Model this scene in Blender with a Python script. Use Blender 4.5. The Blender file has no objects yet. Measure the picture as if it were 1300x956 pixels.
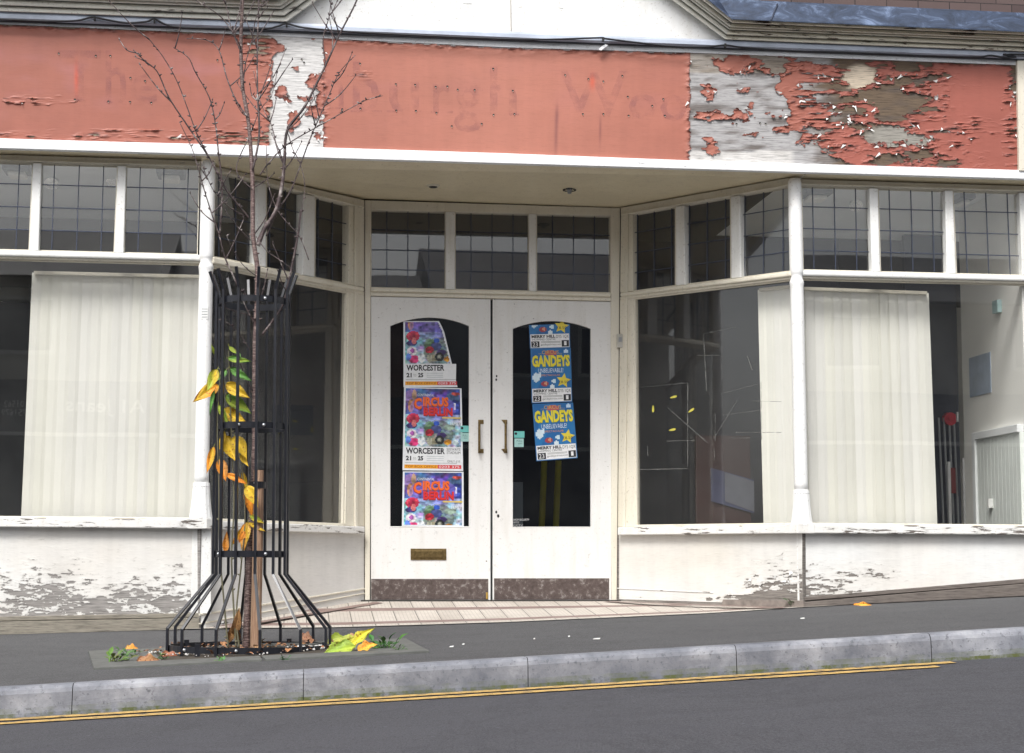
import bpy, math, random
import numpy as np
from mathutils import Vector, Matrix
random.seed(7)
S = bpy.context.scene
COL = S.collection
R_ = math.radians
# ------------------------------------------------------------ camera / light
CH = 0.42                                   # camera height
YAW, PITCH, ROLL, F = -0.125704, 0.107718, 0.002234, 2265.14
D, DB, KY = 10.7, 11.70, 7.6                # shop plane, door plane, kerb line
cf = Vector((-math.sin(YAW)*math.cos(PITCH), math.cos(YAW)*math.cos(PITCH), math.sin(PITCH)))
r0 = Vector((math.cos(YAW), math.sin(YAW), 0)); u0 = r0.cross(cf)
cr = math.cos(ROLL)*r0 + math.sin(ROLL)*u0
cu = -math.sin(ROLL)*r0 + math.cos(ROLL)*u0
CAM = Vector((0, 0, CH))
cd = bpy.data.cameras.new('camera'); cam = bpy.data.objects.new('camera', cd); COL.objects.link(cam)
M = Matrix((cr, cu, -cf)).transposed().to_4x4(); M.translation = CAM
cam.matrix_world = M
cd.sensor_width = 36; cd.sensor_fit = 'HORIZONTAL'; cd.lens = F/1300*36; cd.clip_end = 2000; cd.clip_start = .05
S.camera = cam
W_ = bpy.data.worlds.new('World'); S.world = W_; W_.use_nodes = True
SUN_EL, SUN_AZ = 52, 205                    # azimuth measured from +Y clockwise: behind the camera, a little left
nt = W_.node_tree; nt.nodes.clear()
sky = nt.nodes.new('ShaderNodeTexSky'); sky.sky_type = 'NISHITA'; sky.sun_disc = False
sky.sun_elevation = R_(SUN_EL); sky.sun_rotation = R_(SUN_AZ); sky.air_density = 1.0; sky.dust_density = 4.0
bw = nt.nodes.new('ShaderNodeRGBToBW'); mx = nt.nodes.new('ShaderNodeMixRGB'); mx.inputs[0].default_value = .80
bgn = nt.nodes.new('ShaderNodeBackground'); bgn.inputs[1].default_value = .12
wo = nt.nodes.new('ShaderNodeOutputWorld')
nt.links.new(sky.outputs[0], bw.inputs[0]); nt.links.new(sky.outputs[0], mx.inputs[1]); nt.links.new(bw.outputs[0], mx.inputs[2])
nt.links.new(mx.outputs[0], bgn.inputs[0]); nt.links.new(bgn.outputs[0], wo.inputs[0])
sl = bpy.data.lights.new('sun', 'SUN'); sl.energy = 1.5; sl.angle = R_(18); sl.color = (1, .985, .96)
so = bpy.data.objects.new('sun', sl); COL.objects.link(so)
sd = Vector((math.sin(R_(SUN_AZ))*math.cos(R_(SUN_EL)), math.cos(R_(SUN_AZ))*math.cos(R_(SUN_EL)), math.sin(R_(SUN_EL))))
so.rotation_euler = (-sd).to_track_quat('-Z', 'Y').to_euler(); so.location = (0, 0, 20)
vs = S.view_settings; vs.view_transform = 'Standard'; vs.look = 'None'; vs.gamma = 1; vs.exposure = 1.0; vs.use_curve_mapping = False
S.render.engine = 'CYCLES'; S.cycles.max_bounces = 8; S.cycles.transparent_max_bounces = 24
S.cycles.diffuse_bounces = 5; S.cycles.use_denoising = True

# ------------------------------------------------------------ projection helpers
def ray(px, py): return cf + cr*((px-650)/F) - cu*((py-478)/F)
class Pl:
    def __init__(s, p, n): s.p = Vector(p); s.n = Vector(n).normalized()
PF = Pl((0, D, 0), (0, -1, 0)); PB = Pl((0, DB, 0), (0, -1, 0))
def W(px, py, pl=PF, off=0.0):
    d = ray(px, py); q = pl.p + pl.n*off
    return CAM + d*((q-CAM).dot(pl.n)/d.dot(pl.n))
def hitZ(px, py, z): d = ray(px, py); return CAM + d*((z-CH)/d.z)
def hitY(px, py, y): d = ray(px, py); return CAM + d*(y/d.y)
def vplane(a, b):                           # vertical plane through two points, facing the camera
    t = Vector((b.x-a.x, b.y-a.y, 0)).normalized(); n = Vector((t.y, -t.x, 0))
    if n.y > 0: n = -n
    return Pl(a, n)
PL_ = vplane(W(268, 450), W(463, 450, PB)); PR_ = vplane(W(1005, 450), W(785, 450, PB))
def Ln(a, b): return lambda x: a[1] + (b[1]-a[1])*(x-a[0])/(b[0]-a[0])
def Vn(a, b): return lambda y: a[0] + (b[0]-a[0])*(y-a[1])/(b[1]-a[1])
def C(v): return v if callable(v) else (lambda q: v)
def X_(h, v):                               # crossing of a near-horizontal and a near-vertical line
    y = h(500) if callable(h) else h; x = 0
    for _ in range(12): x = C(v)(y); y = C(h)(x)
    return (x, y)

# ------------------------------------------------------------ mesh builder
class MB:
    def __init__(s): s.v = []; s.f = []; s.m = []; s.c = []; s.hascol = False
    def vert(s, p): s.v.append(tuple(p)); return len(s.v)-1
    def face(s, idx, m=0, c=None):
        s.f.append(tuple(idx)); s.m.append(m); s.c.append(c)
        if c is not None: s.hascol = True
    def poly(s, pts, m=0, c=None): s.face([s.vert(p) for p in pts], m, c)
    def prism(s, pts, d, m=0, c=None):      # polygon pts extruded by vector d
        n = len(pts); a = [s.vert(p) for p in pts]; b = [s.vert(Vector(p)+d) for p in pts]
        s.face(a, m, c); s.face(b[::-1], m, c)
        for i in range(n): j = (i+1) % n; s.face((a[j], a[i], b[i], b[j]), m, c)
    def box(s, lo, hi, m=0, c=None):
        x0, y0, z0 = lo; x1, y1, z1 = hi
        s.prism([(x0, y0, z0), (x1, y0, z0), (x1, y0, z1), (x0, y0, z1)], Vector((0, y1-y0, 0)), m, c)
    def q(s, pl, quad, f=0.0, b=-.05, m=0, c=None):   # image quad on a plane, front offset f, back offset b
        pts = [W(x, y, pl, f) for x, y in quad]; s.prism(pts, pl.n*(b-f), m, c)
    def member(s, pl, top, bot, l, r, f=0.0, b=-.05, m=0):
        s.q(pl, [X_(bot, l), X_(bot, r), X_(top, r), X_(top, l)], f, b, m)
    def tube(s, pts, rad, n=8, m=0, c=None, cap=True):
        pts = [Vector(p) for p in pts]; rr = rad if isinstance(rad, (list, tuple)) else [rad]*len(pts); rings = []
        for i, p in enumerate(pts):
            t = (pts[min(i+1, len(pts)-1)] - pts[max(i-1, 0)]).normalized()
            if i == 0:
                a = t.cross(Vector((0.3, 1, 0.1))).normalized()
            else: a = (a - t*a.dot(t)).normalized()
            b = t.cross(a)
            rings.append([s.vert(p + (a*math.cos(k*2*math.pi/n + math.pi/n) + b*math.sin(k*2*math.pi/n + math.pi/n))*rr[i]) for k in range(n)])
        for i in range(len(rings)-1):
            for k in range(n): s.face((rings[i][k], rings[i][(k+1) % n], rings[i+1][(k+1) % n], rings[i+1][k]), m, c)
        if cap: s.face(rings[0][::-1], m, c); s.face(rings[-1], m, c)
    def lathe(s, axis_pts, n=24, m=0, flute=0.0, nf=10):   # list of (centre, radius); vertical axis
        rings = []
        for (p, r) in axis_pts:
            rings.append([s.vert((p[0]+r*(1-flute*(0.5-0.5*math.cos(nf*2*math.pi*k/n))**6)*math.cos(2*math.pi*k/n), p[1]+r*(1-flute*(0.5-0.5*math.cos(nf*2*math.pi*k/n))**6)*math.sin(2*math.pi*k/n), p[2])) for k in range(n)])
        for i in range(len(rings)-1):
            for k in range(n): s.face((rings[i][k], rings[i][(k+1) % n], rings[i+1][(k+1) % n], rings[i+1][k]), m)
        s.face(rings[0][::-1], m); s.face(rings[-1], m)
    def ball(s, c, r, n=8, m=0, col=None, sc=(1, 1, 1)):
        c = Vector(c); prev = None
        for i in range(n//2+1):
            th = math.pi*i/(n//2)
            ring = [s.vert(c + Vector((sc[0]*r*math.sin(th)*math.cos(2*math.pi*k/n), sc[1]*r*math.sin(th)*math.sin(2*math.pi*k/n), sc[2]*r*math.cos(th)))) for k in range(n)]
            if prev:
                for k in range(n): s.face((prev[k], ring[k], ring[(k+1) % n], prev[(k+1) % n]), m, col)
            prev = ring
    def build(s, name, mats, parent=None, bevel=0, smooth=False, recalc=True):
        me = bpy.data.meshes.new(name)
        v = s.v; loc = Vector((0, 0, 0))
        if parent is None and v:
            a = np.array(v); loc = Vector(((a[:, 0].min()+a[:, 0].max())/2, (a[:, 1].min()+a[:, 1].max())/2, a[:, 2].min()))
            v = [tuple(r) for r in (a - np.array(loc))]
        me.from_pydata(v, [], s.f)
        mats = mats if isinstance(mats, (list, tuple)) else [mats]
        for k in mats: me.materials.append(k)
        me.polygons.foreach_set('material_index', s.m)
        if s.hascol:
            at = me.color_attributes.new('Col', 'FLOAT_COLOR', 'CORNER'); buf = []
            for f, c in zip(s.f, s.c):
                c = c or (1, 1, 1); buf += [c[0], c[1], c[2], 1.0]*len(f)
            at.data.foreach_set('color', buf)
        if recalc:
            import bmesh
            bm = bmesh.new(); bm.from_mesh(me); bmesh.ops.recalc_face_normals(bm, faces=bm.faces); bm.to_mesh(me); bm.free()
        if smooth: me.polygons.foreach_set('use_smooth', [True]*len(me.polygons))
        o = bpy.data.objects.new(name, me); COL.objects.link(o)
        if parent is not None: attach(o, parent)
        else: o.location = loc
        if bevel:
            bv = o.modifiers.new('bevel', 'BEVEL'); bv.width = bevel; bv.segments = 2; bv.limit_method = 'ANGLE'; bv.angle_limit = R_(40)
        return o
WORLD = {}
def attach(o, parent):
    o.parent = parent
    o.matrix_parent_inverse = Matrix.Translation(-WORLD.get(parent.name, Vector((0, 0, 0))))
def thing(name, loc, label, cat, group=None):
    o = bpy.data.objects.new(name, None); COL.objects.link(o); o.location = loc; WORLD[o.name] = Vector(loc)
    o.empty_display_size = .1
    return tag(o, label, cat, group)
def tag(o, label, cat, group=None):
    o['label'] = label; o['category'] = cat
    if group: o['group'] = group
    return o
def struct(o): o['kind'] = 'structure'; return o

# ------------------------------------------------------------ materials
def sr(r, g, b):                            # sRGB 0..255 -> linear
    f = lambda c: (c/255/12.92) if c/255 <= .04045 else ((c/255+.055)/1.055)**2.4
    return (f(r), f(g), f(b), 1)
class N:
    def __init__(s, name):
        s.m = bpy.data.materials.new(name); s.m.use_nodes = True; s.t = s.m.node_tree; s.b = s.t.nodes['Principled BSDF']
        s.o = s.t.nodes['Material Output']; s.tc = s.n('ShaderNodeTexCoord')
        geo = s.n('ShaderNodeNewGeometry'); s.pos = geo.outputs['Position']; s.geo = geo
    def n(s, ty, **k):
        a = s.t.nodes.new(ty)
        for x, y in k.items(): setattr(a, x, y)
        return a
    def l(s, a, b): s.t.links.new(a, b)
    def noise(s, scale, detail=4, rough=.55, vec=None, stretch=None, dist=0):
        mp = s.n('ShaderNodeMapping'); s.l(vec or s.pos, mp.inputs[0])
        if stretch: mp.inputs['Scale'].default_value = stretch
        a = s.n('ShaderNodeTexNoise'); a.inputs['Scale'].default_value = scale; a.inputs['Detail'].default_value = detail
        a.inputs['Roughness'].default_value = rough; a.inputs['Distortion'].default_value = dist
        s.l(mp.outputs[0], a.inputs['Vector']); return a.outputs[0]
    def ramp(s, src, stops):
        a = s.n('ShaderNodeValToRGB'); s.l(src, a.inputs[0]); e = a.color_ramp.elements
        while len(e) < len(stops): e.new(.5)
        for k, (p, c) in zip(e, stops): k.position = p; k.color = c if len(c) == 4 else (*c, 1)
        return a.outputs[0]
    def mix(s, fac, a, b, mode='MIX'):
        k = s.n('ShaderNodeMixRGB', blend_type=mode)
        for i, v in ((0, fac), (1, a), (2, b)):
            if isinstance(v, (int, float)): k.inputs[i].default_value = v
            elif isinstance(v, tuple): k.inputs[i].default_value = v if len(v) == 4 else (*v, 1)
            else: s.l(v, k.inputs[i])
        return k.outputs[0]
    def bump(s, h, st=.3, dist=.01):
        k = s.n('ShaderNodeBump'); k.inputs['Strength'].default_value = st; k.inputs['Distance'].default_value = dist
        s.l(h, k.inputs['Height']); s.l(k.outputs[0], s.b.inputs['Normal'])
    def col(s, c):
        if isinstance(c, tuple): s.b.inputs['Base Color'].default_value = c if len(c) == 4 else (*c, 1)
        else: s.l(c, s.b.inputs['Base Color'])
    def set(s, **k):
        for a, b in k.items(): s.b.inputs[a.replace('_', ' ')].default_value = b
        return s
def g(v): return (v, v, v, 1)
def plain(name, rgb, rough=.5, var=.12, scale=8, metal=0, bump=0, bscale=60):
    n = N(name); k = n.noise(scale); lo = tuple(c*(1-var) for c in rgb[:3]); hi = tuple(min(1, c*(1+var)) for c in rgb[:3])
    n.col(n.ramp(k, [(.3, lo), (.7, hi)])); n.set(Roughness=rough, Metallic=metal)
    if bump: n.bump(n.noise(bscale), bump, .003)
    return n.m
def old_paint(name, rgb, chip=.66, chipcol=sr(120, 112, 105), stretch=(1, 1, 4), cs=9, var=.08, rough=.5, chips=True, dirt=.25):
    n = N(name)
    base = n.ramp(n.noise(2.2, 5), [(.3, tuple(c*(1-var) for c in rgb[:3])), (.7, rgb)])
    sp = n.noise(70, 4, .65)
    base = n.mix(n.ramp(sp, [(.60, g(0)), (.68, g(dirt*1.6))]), base, sr(128, 112, 92))
    st = n.noise(14, 5, .6, stretch=(1.0, 1.0, .12))
    base = n.mix(n.ramp(st, [(.50, g(0)), (.75, g(.38))]), base, tuple(c*.72 for c in (rgb[0], rgb[1]*.96, rgb[2]*.86)))
    base = n.mix(n.ramp(n.noise(23, 7, .75), [(.60, g(0)), (.66, g(.45))]), base, tuple(c*.62 for c in rgb[:3]))
    if chips:
        k = n.noise(cs, 8, .68, stretch=stretch)
        w = n.ramp(n.noise(60, 3, .6, stretch=(1, 1, 6)), [(.3, tuple(c*.5 for c in chipcol[:3])), (.7, chipcol)])
        base = n.mix(n.ramp(k, [(chip, g(0)), (chip+.012, g(1))]), base, w)
        n.bump(n.ramp(k, [(chip-.03, g(1)), (chip+.01, g(0))]), .6, .004)
    n.col(base); n.set(Roughness=rough); return n.m
CREAM = (.73, .685, .575); WHITE = (.80, .80, .78)
M_cream = old_paint('cream_gloss_paint', CREAM, .70, cs=14)
M_white = old_paint('white_gloss_paint', WHITE, .69, cs=12)
M_pil = old_paint('pillar_white_paint', (.86, .86, .85), .72, cs=16, var=.03)
M_sill = old_paint('weathered_white_sill_paint', (.78, .77, .74), .585, stretch=(.7, .7, 5), cs=10)
M_door = old_paint('door_white_paint', (.74, .73, .71), .685, cs=26, stretch=(1, 1, 1.6), dirt=.13)
M_corn = old_paint('cornice_cream_paint', (.80, .79, .72), .64, stretch=(.5, .5, 3), cs=6)
M_cornR = old_paint('weathered_cornice_paint', (.80, .77, .66), .585, chipcol=sr(105, 85, 66), stretch=(.6, .6, 4), cs=10)
M_tymp = old_paint('tympanum_white_paint', (.80, .80, .79), .66, chipcol=sr(160, 160, 160), stretch=(.6, .6, 3), cs=12, var=.03)
M_soff = old_paint('soffit_paint', (.80, .71, .51), .75, cs=8, stretch=(1, 1, 1), rough=.35)
M_strip = old_paint('fascia_strip_white_paint', (.84, .85, .87), .66, stretch=(.5, .5, 5), cs=8, var=.02)
def glass(name, ior=1.9, tint=(.985, .985, .98), dirty=.03):
    n = N(name); t = n.t; t.nodes.remove(n.b)
    tr = n.n('ShaderNodeBsdfTransparent'); tr.inputs[0].default_value = (*tint, 1)
    gl = n.n('ShaderNodeBsdfGlossy'); gl.inputs['Roughness'].default_value = .012
    wv = n.noise(1.6, 1); bp = n.n('ShaderNodeBump'); bp.inputs['Strength'].default_value = .05; bp.inputs['Distance'].default_value = .01
    n.l(wv, bp.inputs['Height']); n.l(bp.outputs[0], gl.inputs['Normal'])
    lw = n.n('ShaderNodeLayerWeight'); lw.inputs[0].default_value = .5      # Schlick curve, the same from both sides
    pw = n.n('ShaderNodeMath', operation='POWER'); n.l(lw.outputs['Facing'], pw.inputs[0]); pw.inputs[1].default_value = 5
    f0 = 1.1*((ior-1)/(ior+1))**2
    ma = n.n('ShaderNodeMath', operation='MULTIPLY_ADD'); n.l(pw.outputs[0], ma.inputs[0]); ma.inputs[1].default_value = 1-f0; ma.inputs[2].default_value = f0
    m1 = n.n('ShaderNodeMixShader'); n.l(ma.outputs[0], m1.inputs[0]); n.l(tr.outputs[0], m1.inputs[1]); n.l(gl.outputs[0], m1.inputs[2])
    df = n.n('ShaderNodeBsdfDiffuse'); df.inputs[0].default_value = (.55, .56, .53, 1)
    m2 = n.n('ShaderNodeMixShader'); n.l(n.ramp(n.noise(3, 7, .7), [(.35, g(dirty*.3)), (.75, g(dirty*2.2))]), m2.inputs[0])
    n.l(m1.outputs[0], m2.inputs[1]); n.l(df.outputs[0], m2.inputs[2]); n.l(m2.outputs[0], n.o.inputs[0]); return n.m
M_glass = glass('window_glass', 1.62, dirty=.008); M_glassd = glass('door_glass', 1.5, tint=(.75, .78, .8), dirty=.005)
M_lead = plain('lead_came', sr(70, 76, 92)[:3], .45, .15, 20, .5)
M_red = None
M_black = plain('black_powder_coat', (.012, .013, .018), .32, .3, 30)
M_bolt = plain('galvanised_bolt', (.6, .62, .64), .3, .1, 40, .9)
M_brass = plain('tarnished_brass', (.20, .14, .06), .38, .35, 60, .8)
M_dark = plain('dark_recess', (.02, .02, .02), .8)
M_iwall = plain('interior_wall_paint', (.92, .91, .86), .7, .05, 1.5)
M_iceil = plain('interior_ceiling_paint', (.84, .86, .86), .7, .05, 1.5)
M_ifloor = plain('interior_floor', (.45, .43, .40), .4, .2, 2)
M_grey = plain('grey_enamel', (.30, .31, .32), .4, .08)
M_chrome = plain('bright_metal', (.7, .7, .7), .2, .05, 10, 1)

def attr_mat(name, rough=.5, bump=0):
    n = N(name); a = n.n('ShaderNodeAttribute'); a.attribute_name = 'Col'
    n.col(n.mix(1.0, a.outputs['Color'], n.ramp(n.noise(40, 4), [(.3, g(.88)), (.7, g(1))]), 'MULTIPLY'))
    n.set(Roughness=rough)
    if bump: n.bump(n.noise(80), bump, .003)
    return n.m
M_attr = attr_mat('painted_print', .35); M_leafc = attr_mat('leaf_tissue', .62)
M_leafc.node_tree.nodes['Principled BSDF'].inputs['Transmission Weight'].default_value = 0
M_leafc.node_tree.nodes['Principled BSDF'].inputs['Subsurface Weight'].default_value = 0.0

# ------------------------------------------------------------ numpy noise
TABS = {}
def lattice(x, y, seed):
    if seed not in TABS: TABS[seed] = np.random.RandomState(seed).rand(256, 256)
    T = TABS[seed]
    xi = np.floor(x).astype(int); yi = np.floor(y).astype(int); fx = x-xi; fy = y-yi
    fx = fx*fx*(3-2*fx); fy = fy*fy*(3-2*fy)
    a = T[xi & 255, yi & 255]; b = T[(xi+1) & 255, yi & 255]; c = T[xi & 255, (yi+1) & 255]; d = T[(xi+1) & 255, (yi+1) & 255]
    return (a*(1-fx)+b*fx)*(1-fy) + (c*(1-fx)+d*fx)*fy
def fbm(x, y, seed=0, octv=4, gain=.5):
    t = 0; amp = 1; tot = 0
    for k in range(octv):
        t = t + amp*lattice(x*2**k+17*k, y*2**k+31*k, seed+k); tot += amp; amp *= gain
    return t/tot*2-1
def ell(X, Y, cx, cy, rx, ry):              # pseudo distance, px, positive outside
    return (np.sqrt(((X-cx)/rx)**2+((Y-cy)/ry)**2)-1)*min(rx, ry)

def grid_pts(pl, X, Y, off):
    dx = np.array(cf)[None, None, :] + ((X-650)/F)[..., None]*np.array(cr) - ((Y-478)/F)[..., None]*np.array(cu)
    n = np.array(pl.n); p = np.array(pl.p); o = np.array(CAM)
    num = (p-o)@n + off
    t = num/(dx@n); return o + dx*t[..., None]
def peel_layer(name, pl, x0, x1, top, bot, field, colour, mat, parent, step=1.0, off=.003, curl=.01, seed=3, flakes=0, flakecol=(.8, .8, .78)):
    nx = int((x1-x0)/step)+1
    xs = np.linspace(x0, x1, nx); h = max(abs(bot(x)-top(x)) for x in (x0, x1)); ny = int(h/step)+1
    V = np.linspace(0, 1, ny); X = np.repeat(xs[:, None], ny, 1); T = np.vectorize(top)(xs); B = np.vectorize(bot)(xs)
    Y = T[:, None] + (B-T)[:, None]*V[None, :]
    f = field(X, Y)
    nz = np.clip(fbm(X/9, Y/5, seed+50, 2)*.9+.35, 0, 1)
    hgt = off + curl*nz*np.exp(-np.maximum(f, 0)/3.2) + .0006*fbm(X/30, Y/14, seed+9, 3)
    P = grid_pts(pl, X, Y, hgt)
    fc = (f[:-1, :-1]+f[1:, :-1]+f[:-1, 1:]+f[1:, 1:])/4
    keep = fc > 0
    idx = np.arange(nx*ny).reshape(nx, ny)
    ii, jj = np.nonzero(keep)
    faces = np.stack([idx[ii, jj+1], idx[ii+1, jj+1], idx[ii+1, jj], idx[ii, jj]], 1)
    used = np.unique(faces); remap = -np.ones(nx*ny, int); remap[used] = np.arange(len(used)); faces = remap[faces]
    verts = P.reshape(-1, 3)[used]
    cols = colour(X, Y, f).reshape(-1, 3)[used]
    verts = verts.tolist(); faces = faces.tolist(); cols = cols.tolist()
    # curled-up slivers showing the pale back of the paint
    ei, ej = np.nonzero((fc > 0) & (fc < 1.6)); rs = np.random.RandomState(seed)
    ok_ = (V[ej] > .07) & (V[ej] < .95); ei, ej = ei[ok_], ej[ok_]
    if len(ei) and flakes:
        for k in rs.choice(len(ei), min(flakes, len(ei)), replace=False):
            i, j = ei[k], ej[k]; a = rs.rand()*6.28; s = 3.0+7*rs.rand()**2; w = .9+1.9*rs.rand()
            cx, cy = X[i, j], Y[i, j]; ax, ay = math.cos(a)*s, math.sin(a)*s*.8; bx, by = -math.sin(a)*w, math.cos(a)*w
            b0 = len(verts)
            for (t, o_) in ((0, .003), (.5, .008), (1, .014+.012*rs.rand())):
                wd = (1-t*.92)
                for sg in (-1, 1):
                    verts.append(list(W(cx+ax*t+bx*wd*sg, cy+ay*t+by*wd*sg, pl, o_))); cols.append(list(flakecol))
            faces += [[b0, b0+1, b0+3, b0+2], [b0+2, b0+3, b0+5, b0+4]]
    me = bpy.data.meshes.new(name); me.from_pydata(verts, [], faces); me.materials.append(mat)
    at = me.color_attributes.new('Col', 'FLOAT_COLOR', 'POINT'); c4 = np.ones((len(verts), 4)); c4[:, :3] = np.array(cols)
    at.data.foreach_set('color', c4.ravel().tolist())
    o = bpy.data.objects.new(name, me); COL.objects.link(o); attach(o, parent); return o

# ------------------------------------------------------------ ground
base_px = [(-900, 838), (0, 805), (260, 798), (430, 796.5), (640, 790), (900, 778.5), (1015, 771), (1300, 757), (2200, 716)]
kerb_px = [(-900, 922), (0, 871), (320, 852.7), (650, 834), (970, 815), (1300, 795), (2200, 741)]
def zline(pxs, Yp):
    P = [hitY(x, y, Yp) for x, y in pxs]; xs = [p.x for p in P]; zs = [p.z for p in P]
    def f(x):
        return float(np.interp(x, xs, zs)) if xs[0] <= x <= xs[-1] else (zs[0]+(zs[1]-zs[0])/(xs[1]-xs[0])*(x-xs[0]) if x < xs[0] else zs[-1]+(zs[-1]-zs[-2])/(xs[-1]-xs[-2])*(x-xs[-1]))
    return f
zb = zline(base_px, D); zk = zline(kerb_px, KY)
def zpav(x, y): t = (y-KY)/(D-KY); return zk(x)*(1-t)+zb(x)*t
def hitG(px, py, up=0.0, fn=zpav):
    d = ray(px, py); lo, hi = 1.0, 16.0
    for _ in range(50):
        m = (lo+hi)/2; p = CAM+d*m
        if p.z > fn(p.x, p.y)+up: lo = m
        else: hi = m
    return CAM+d*lo
def asph(name, base, sp):
    n = N(name); c = n.ramp(n.noise(1.3, 5, .6), [(.3, tuple(x*.86 for x in base)), (.7, tuple(x*1.12 for x in base))])
    c = n.mix(n.ramp(n.noise(150, 3, .8), [(.42, g(0)), (.62, g(.9))]), c, sp)
    c = n.mix(n.ramp(n.noise(120, 2, .8, stretch=(1, .5, 1)), [(.36, g(.7)), (.48, g(0))]), c, tuple(x*.45 for x in base))
    c = n.mix(n.ramp(n.noise(.9, 6, .75, dist=2), [(.47, g(0)), (.50, g(.35)), (.53, g(0))]), c, tuple(x*.5 for x in base))
    c = n.mix(n.ramp(n.noise(2.2, 4, .6, stretch=(.3, 1.6, 1)), [(.45, g(0)), (.7, g(.35))]), c, tuple(x*1.55 for x in base))
    v = n.n('ShaderNodeTexVoronoi'); v.inputs['Scale'].default_value = 7; n.l(n.pos, v.inputs['Vector'])
    c = n.mix(n.ramp(v.outputs['Distance'], [(.04, g(.7)), (.07, g(0))]), c, tuple(x*2.6 for x in base))
    c = n.mix(n.ramp(n.noise(34, 4, .7), [(.64, g(0)), (.70, g(.35))]), c, tuple(x*1.6 for x in base))
    n.col(c); n.set(Roughness=.75); n.bump(n.noise(160, 3, .8), .9, .006); return n.m
M_pave = asph('pavement_asphalt', (.060, .060, .063), (.125, .125, .13)); M_road = asph('road_asphalt', (.046, .046, .055), (.10, .10, .11))
xs = np.arange(-9, 12.01, .25)
def sheet(name, fn, y0, y1, ny, mat, xs=xs):
    b = MB(); ys = np.linspace(y0, y1, ny)
    I = [[b.vert((x, y, fn(x, y))) for y in ys] for x in xs]
    for i in range(len(xs)-1):
        for j in range(ny-1): b.face((I[i][j], I[i+1][j], I[i+1][j+1], I[i][j+1]))
    return struct(b.build(name, mat, recalc=False, smooth=True))
sheet('pavement', zpav, KY-.002, D+.03, 14, M_pave)
KH = .119
def zroad(x, y): return zk(x)-KH-.02*(KY-y)
sheet('road', zroad, -3.2, KY-.13, 12, M_road)
# far ground sheet
b = MB(); b.poly([(-400, -400, -1.6), (400, -400, -1.6), (400, 400, -1.6), (-400, 400, -1.6)])
struct(b.build('ground', plain('far_ground', (.08, .08, .08), .9), recalc=False))
sheet('opposite_pavement', lambda x, y: zk(x)+.0, -6.6, -3.2, 3, M_pave)
# kerb: stones with joints
kn = N('kerb_concrete')
kc = kn.ramp(kn.noise(5, 7, .65), [(.3, sr(92, 95, 104)), (.5, sr(122, 124, 131)), (.70, sr(158, 159, 164))])
kc = kn.mix(kn.ramp(kn.noise(3.1, 5, .7, stretch=(1, 1, 3), dist=1.5), [(.54, g(0)), (.60, g(.35))]), kc, sr(94, 95, 102))
kc = kn.mix(kn.ramp(kn.noise(45, 4, .8), [(.57, g(0)), (.63, g(.7))]), kc, sr(80, 82, 88))
at = kn.n('ShaderNodeAttribute'); at.attribute_name = 'Col'
mossn = kn.mix(1.0, at.outputs['Color'], kn.ramp(kn.noise(16, 5, .7), [(.38, g(0)), (.6, g(1))]), 'MULTIPLY')
kc = kn.mix(mossn, kc, sr(86, 92, 50)); kn.col(kc); kn.set(Roughness=.75); kn.bump(kn.noise(90, 4, .7), .35, .004)
joints = [hitG(x, kerb_px[0][1] if 0 else np.interp(x, [p[0] for p in kerb_px], [p[1] for p in kerb_px])).x for x in (97, 385, 665, 925, 1168)]
jx = [joints[0]-.915*k for k in range(9, 0, -1)] + joints + [joints[-1]+.915*k for k in range(1, 9)]
b = MB()
for a, c in zip(jx[:-1], jx[1:]):
    n_ = 5; gap = .0016
    prof = [(0.0, -.0005), (-.09, .001), (-.112, -.003), (-.124, -.014), (-.131, -.03), (-.135, -.085), (-.137, -KH+.012), (-.137, -KH-.03)]
    moss = [0, 0, 0, 0, 0, .0, .35, 1]
    X = np.linspace(a+gap, c-gap, n_); I = [[b.vert((x, KY+py, zk(x)+pz)) for (py, pz) in prof] for x in X]
    for i in range(n_-1):
        for j in range(len(prof)-1): b.face((I[i][j], I[i][j+1], I[i+1][j+1], I[i+1][j]), 0, (moss[j+1],)*3)
    for i in (0, n_-1):
        lo = b.vert((X[i], KY, zk(X[i])-KH-.03)); b.face(I[i]+[lo], 1, (0, 0, 0))
b2 = b.build('kerb', [kn.m, M_dark], recalc=False); struct(b2)
b = MB(); X = np.linspace(-9, 12, 60)
for a, c in zip(X[:-1], X[1:]): b.poly([(a, KY-.11, zk(a)-.012), (c, KY-.11, zk(c)-.012), (c, KY-.11, zk(c)-.2), (a, KY-.11, zk(a)-.2)])
struct(b.build('kerb_bedding', M_dark, recalc=False))
# yellow line
M_yel = old_paint('worn_yellow_marking', sr(196, 162, 96)[:3], .56, chipcol=sr(84, 82, 82), stretch=(1, 3, 1), cs=14, rough=.7)
b = MB(); x1 = hitG(1212, 842, fn=zroad).x; yb = hitG(970, 858.8, fn=zroad).y
xl = np.linspace(-8, x1, 40)
for (o0, o1, xe) in ((-.11, -.03, x1-.12), (.03, .11, x1)):
    for a, c in zip(xl[:-1], xl[1:]):
        a, c = a+(xe-x1)*(a+8)/(x1+8), c+(xe-x1)*(c+8)/(x1+8); y0, y1 = yb+o0, yb+o1
        b.poly([(a, y0, zroad(a, y0)+.004), (c, y0, zroad(c, y0)+.004), (c, y1, zroad(c, y1)+.004), (a, y1, zroad(a, y1)+.004)])
struct(b.build('road_marking', M_yel, recalc=False))

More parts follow.
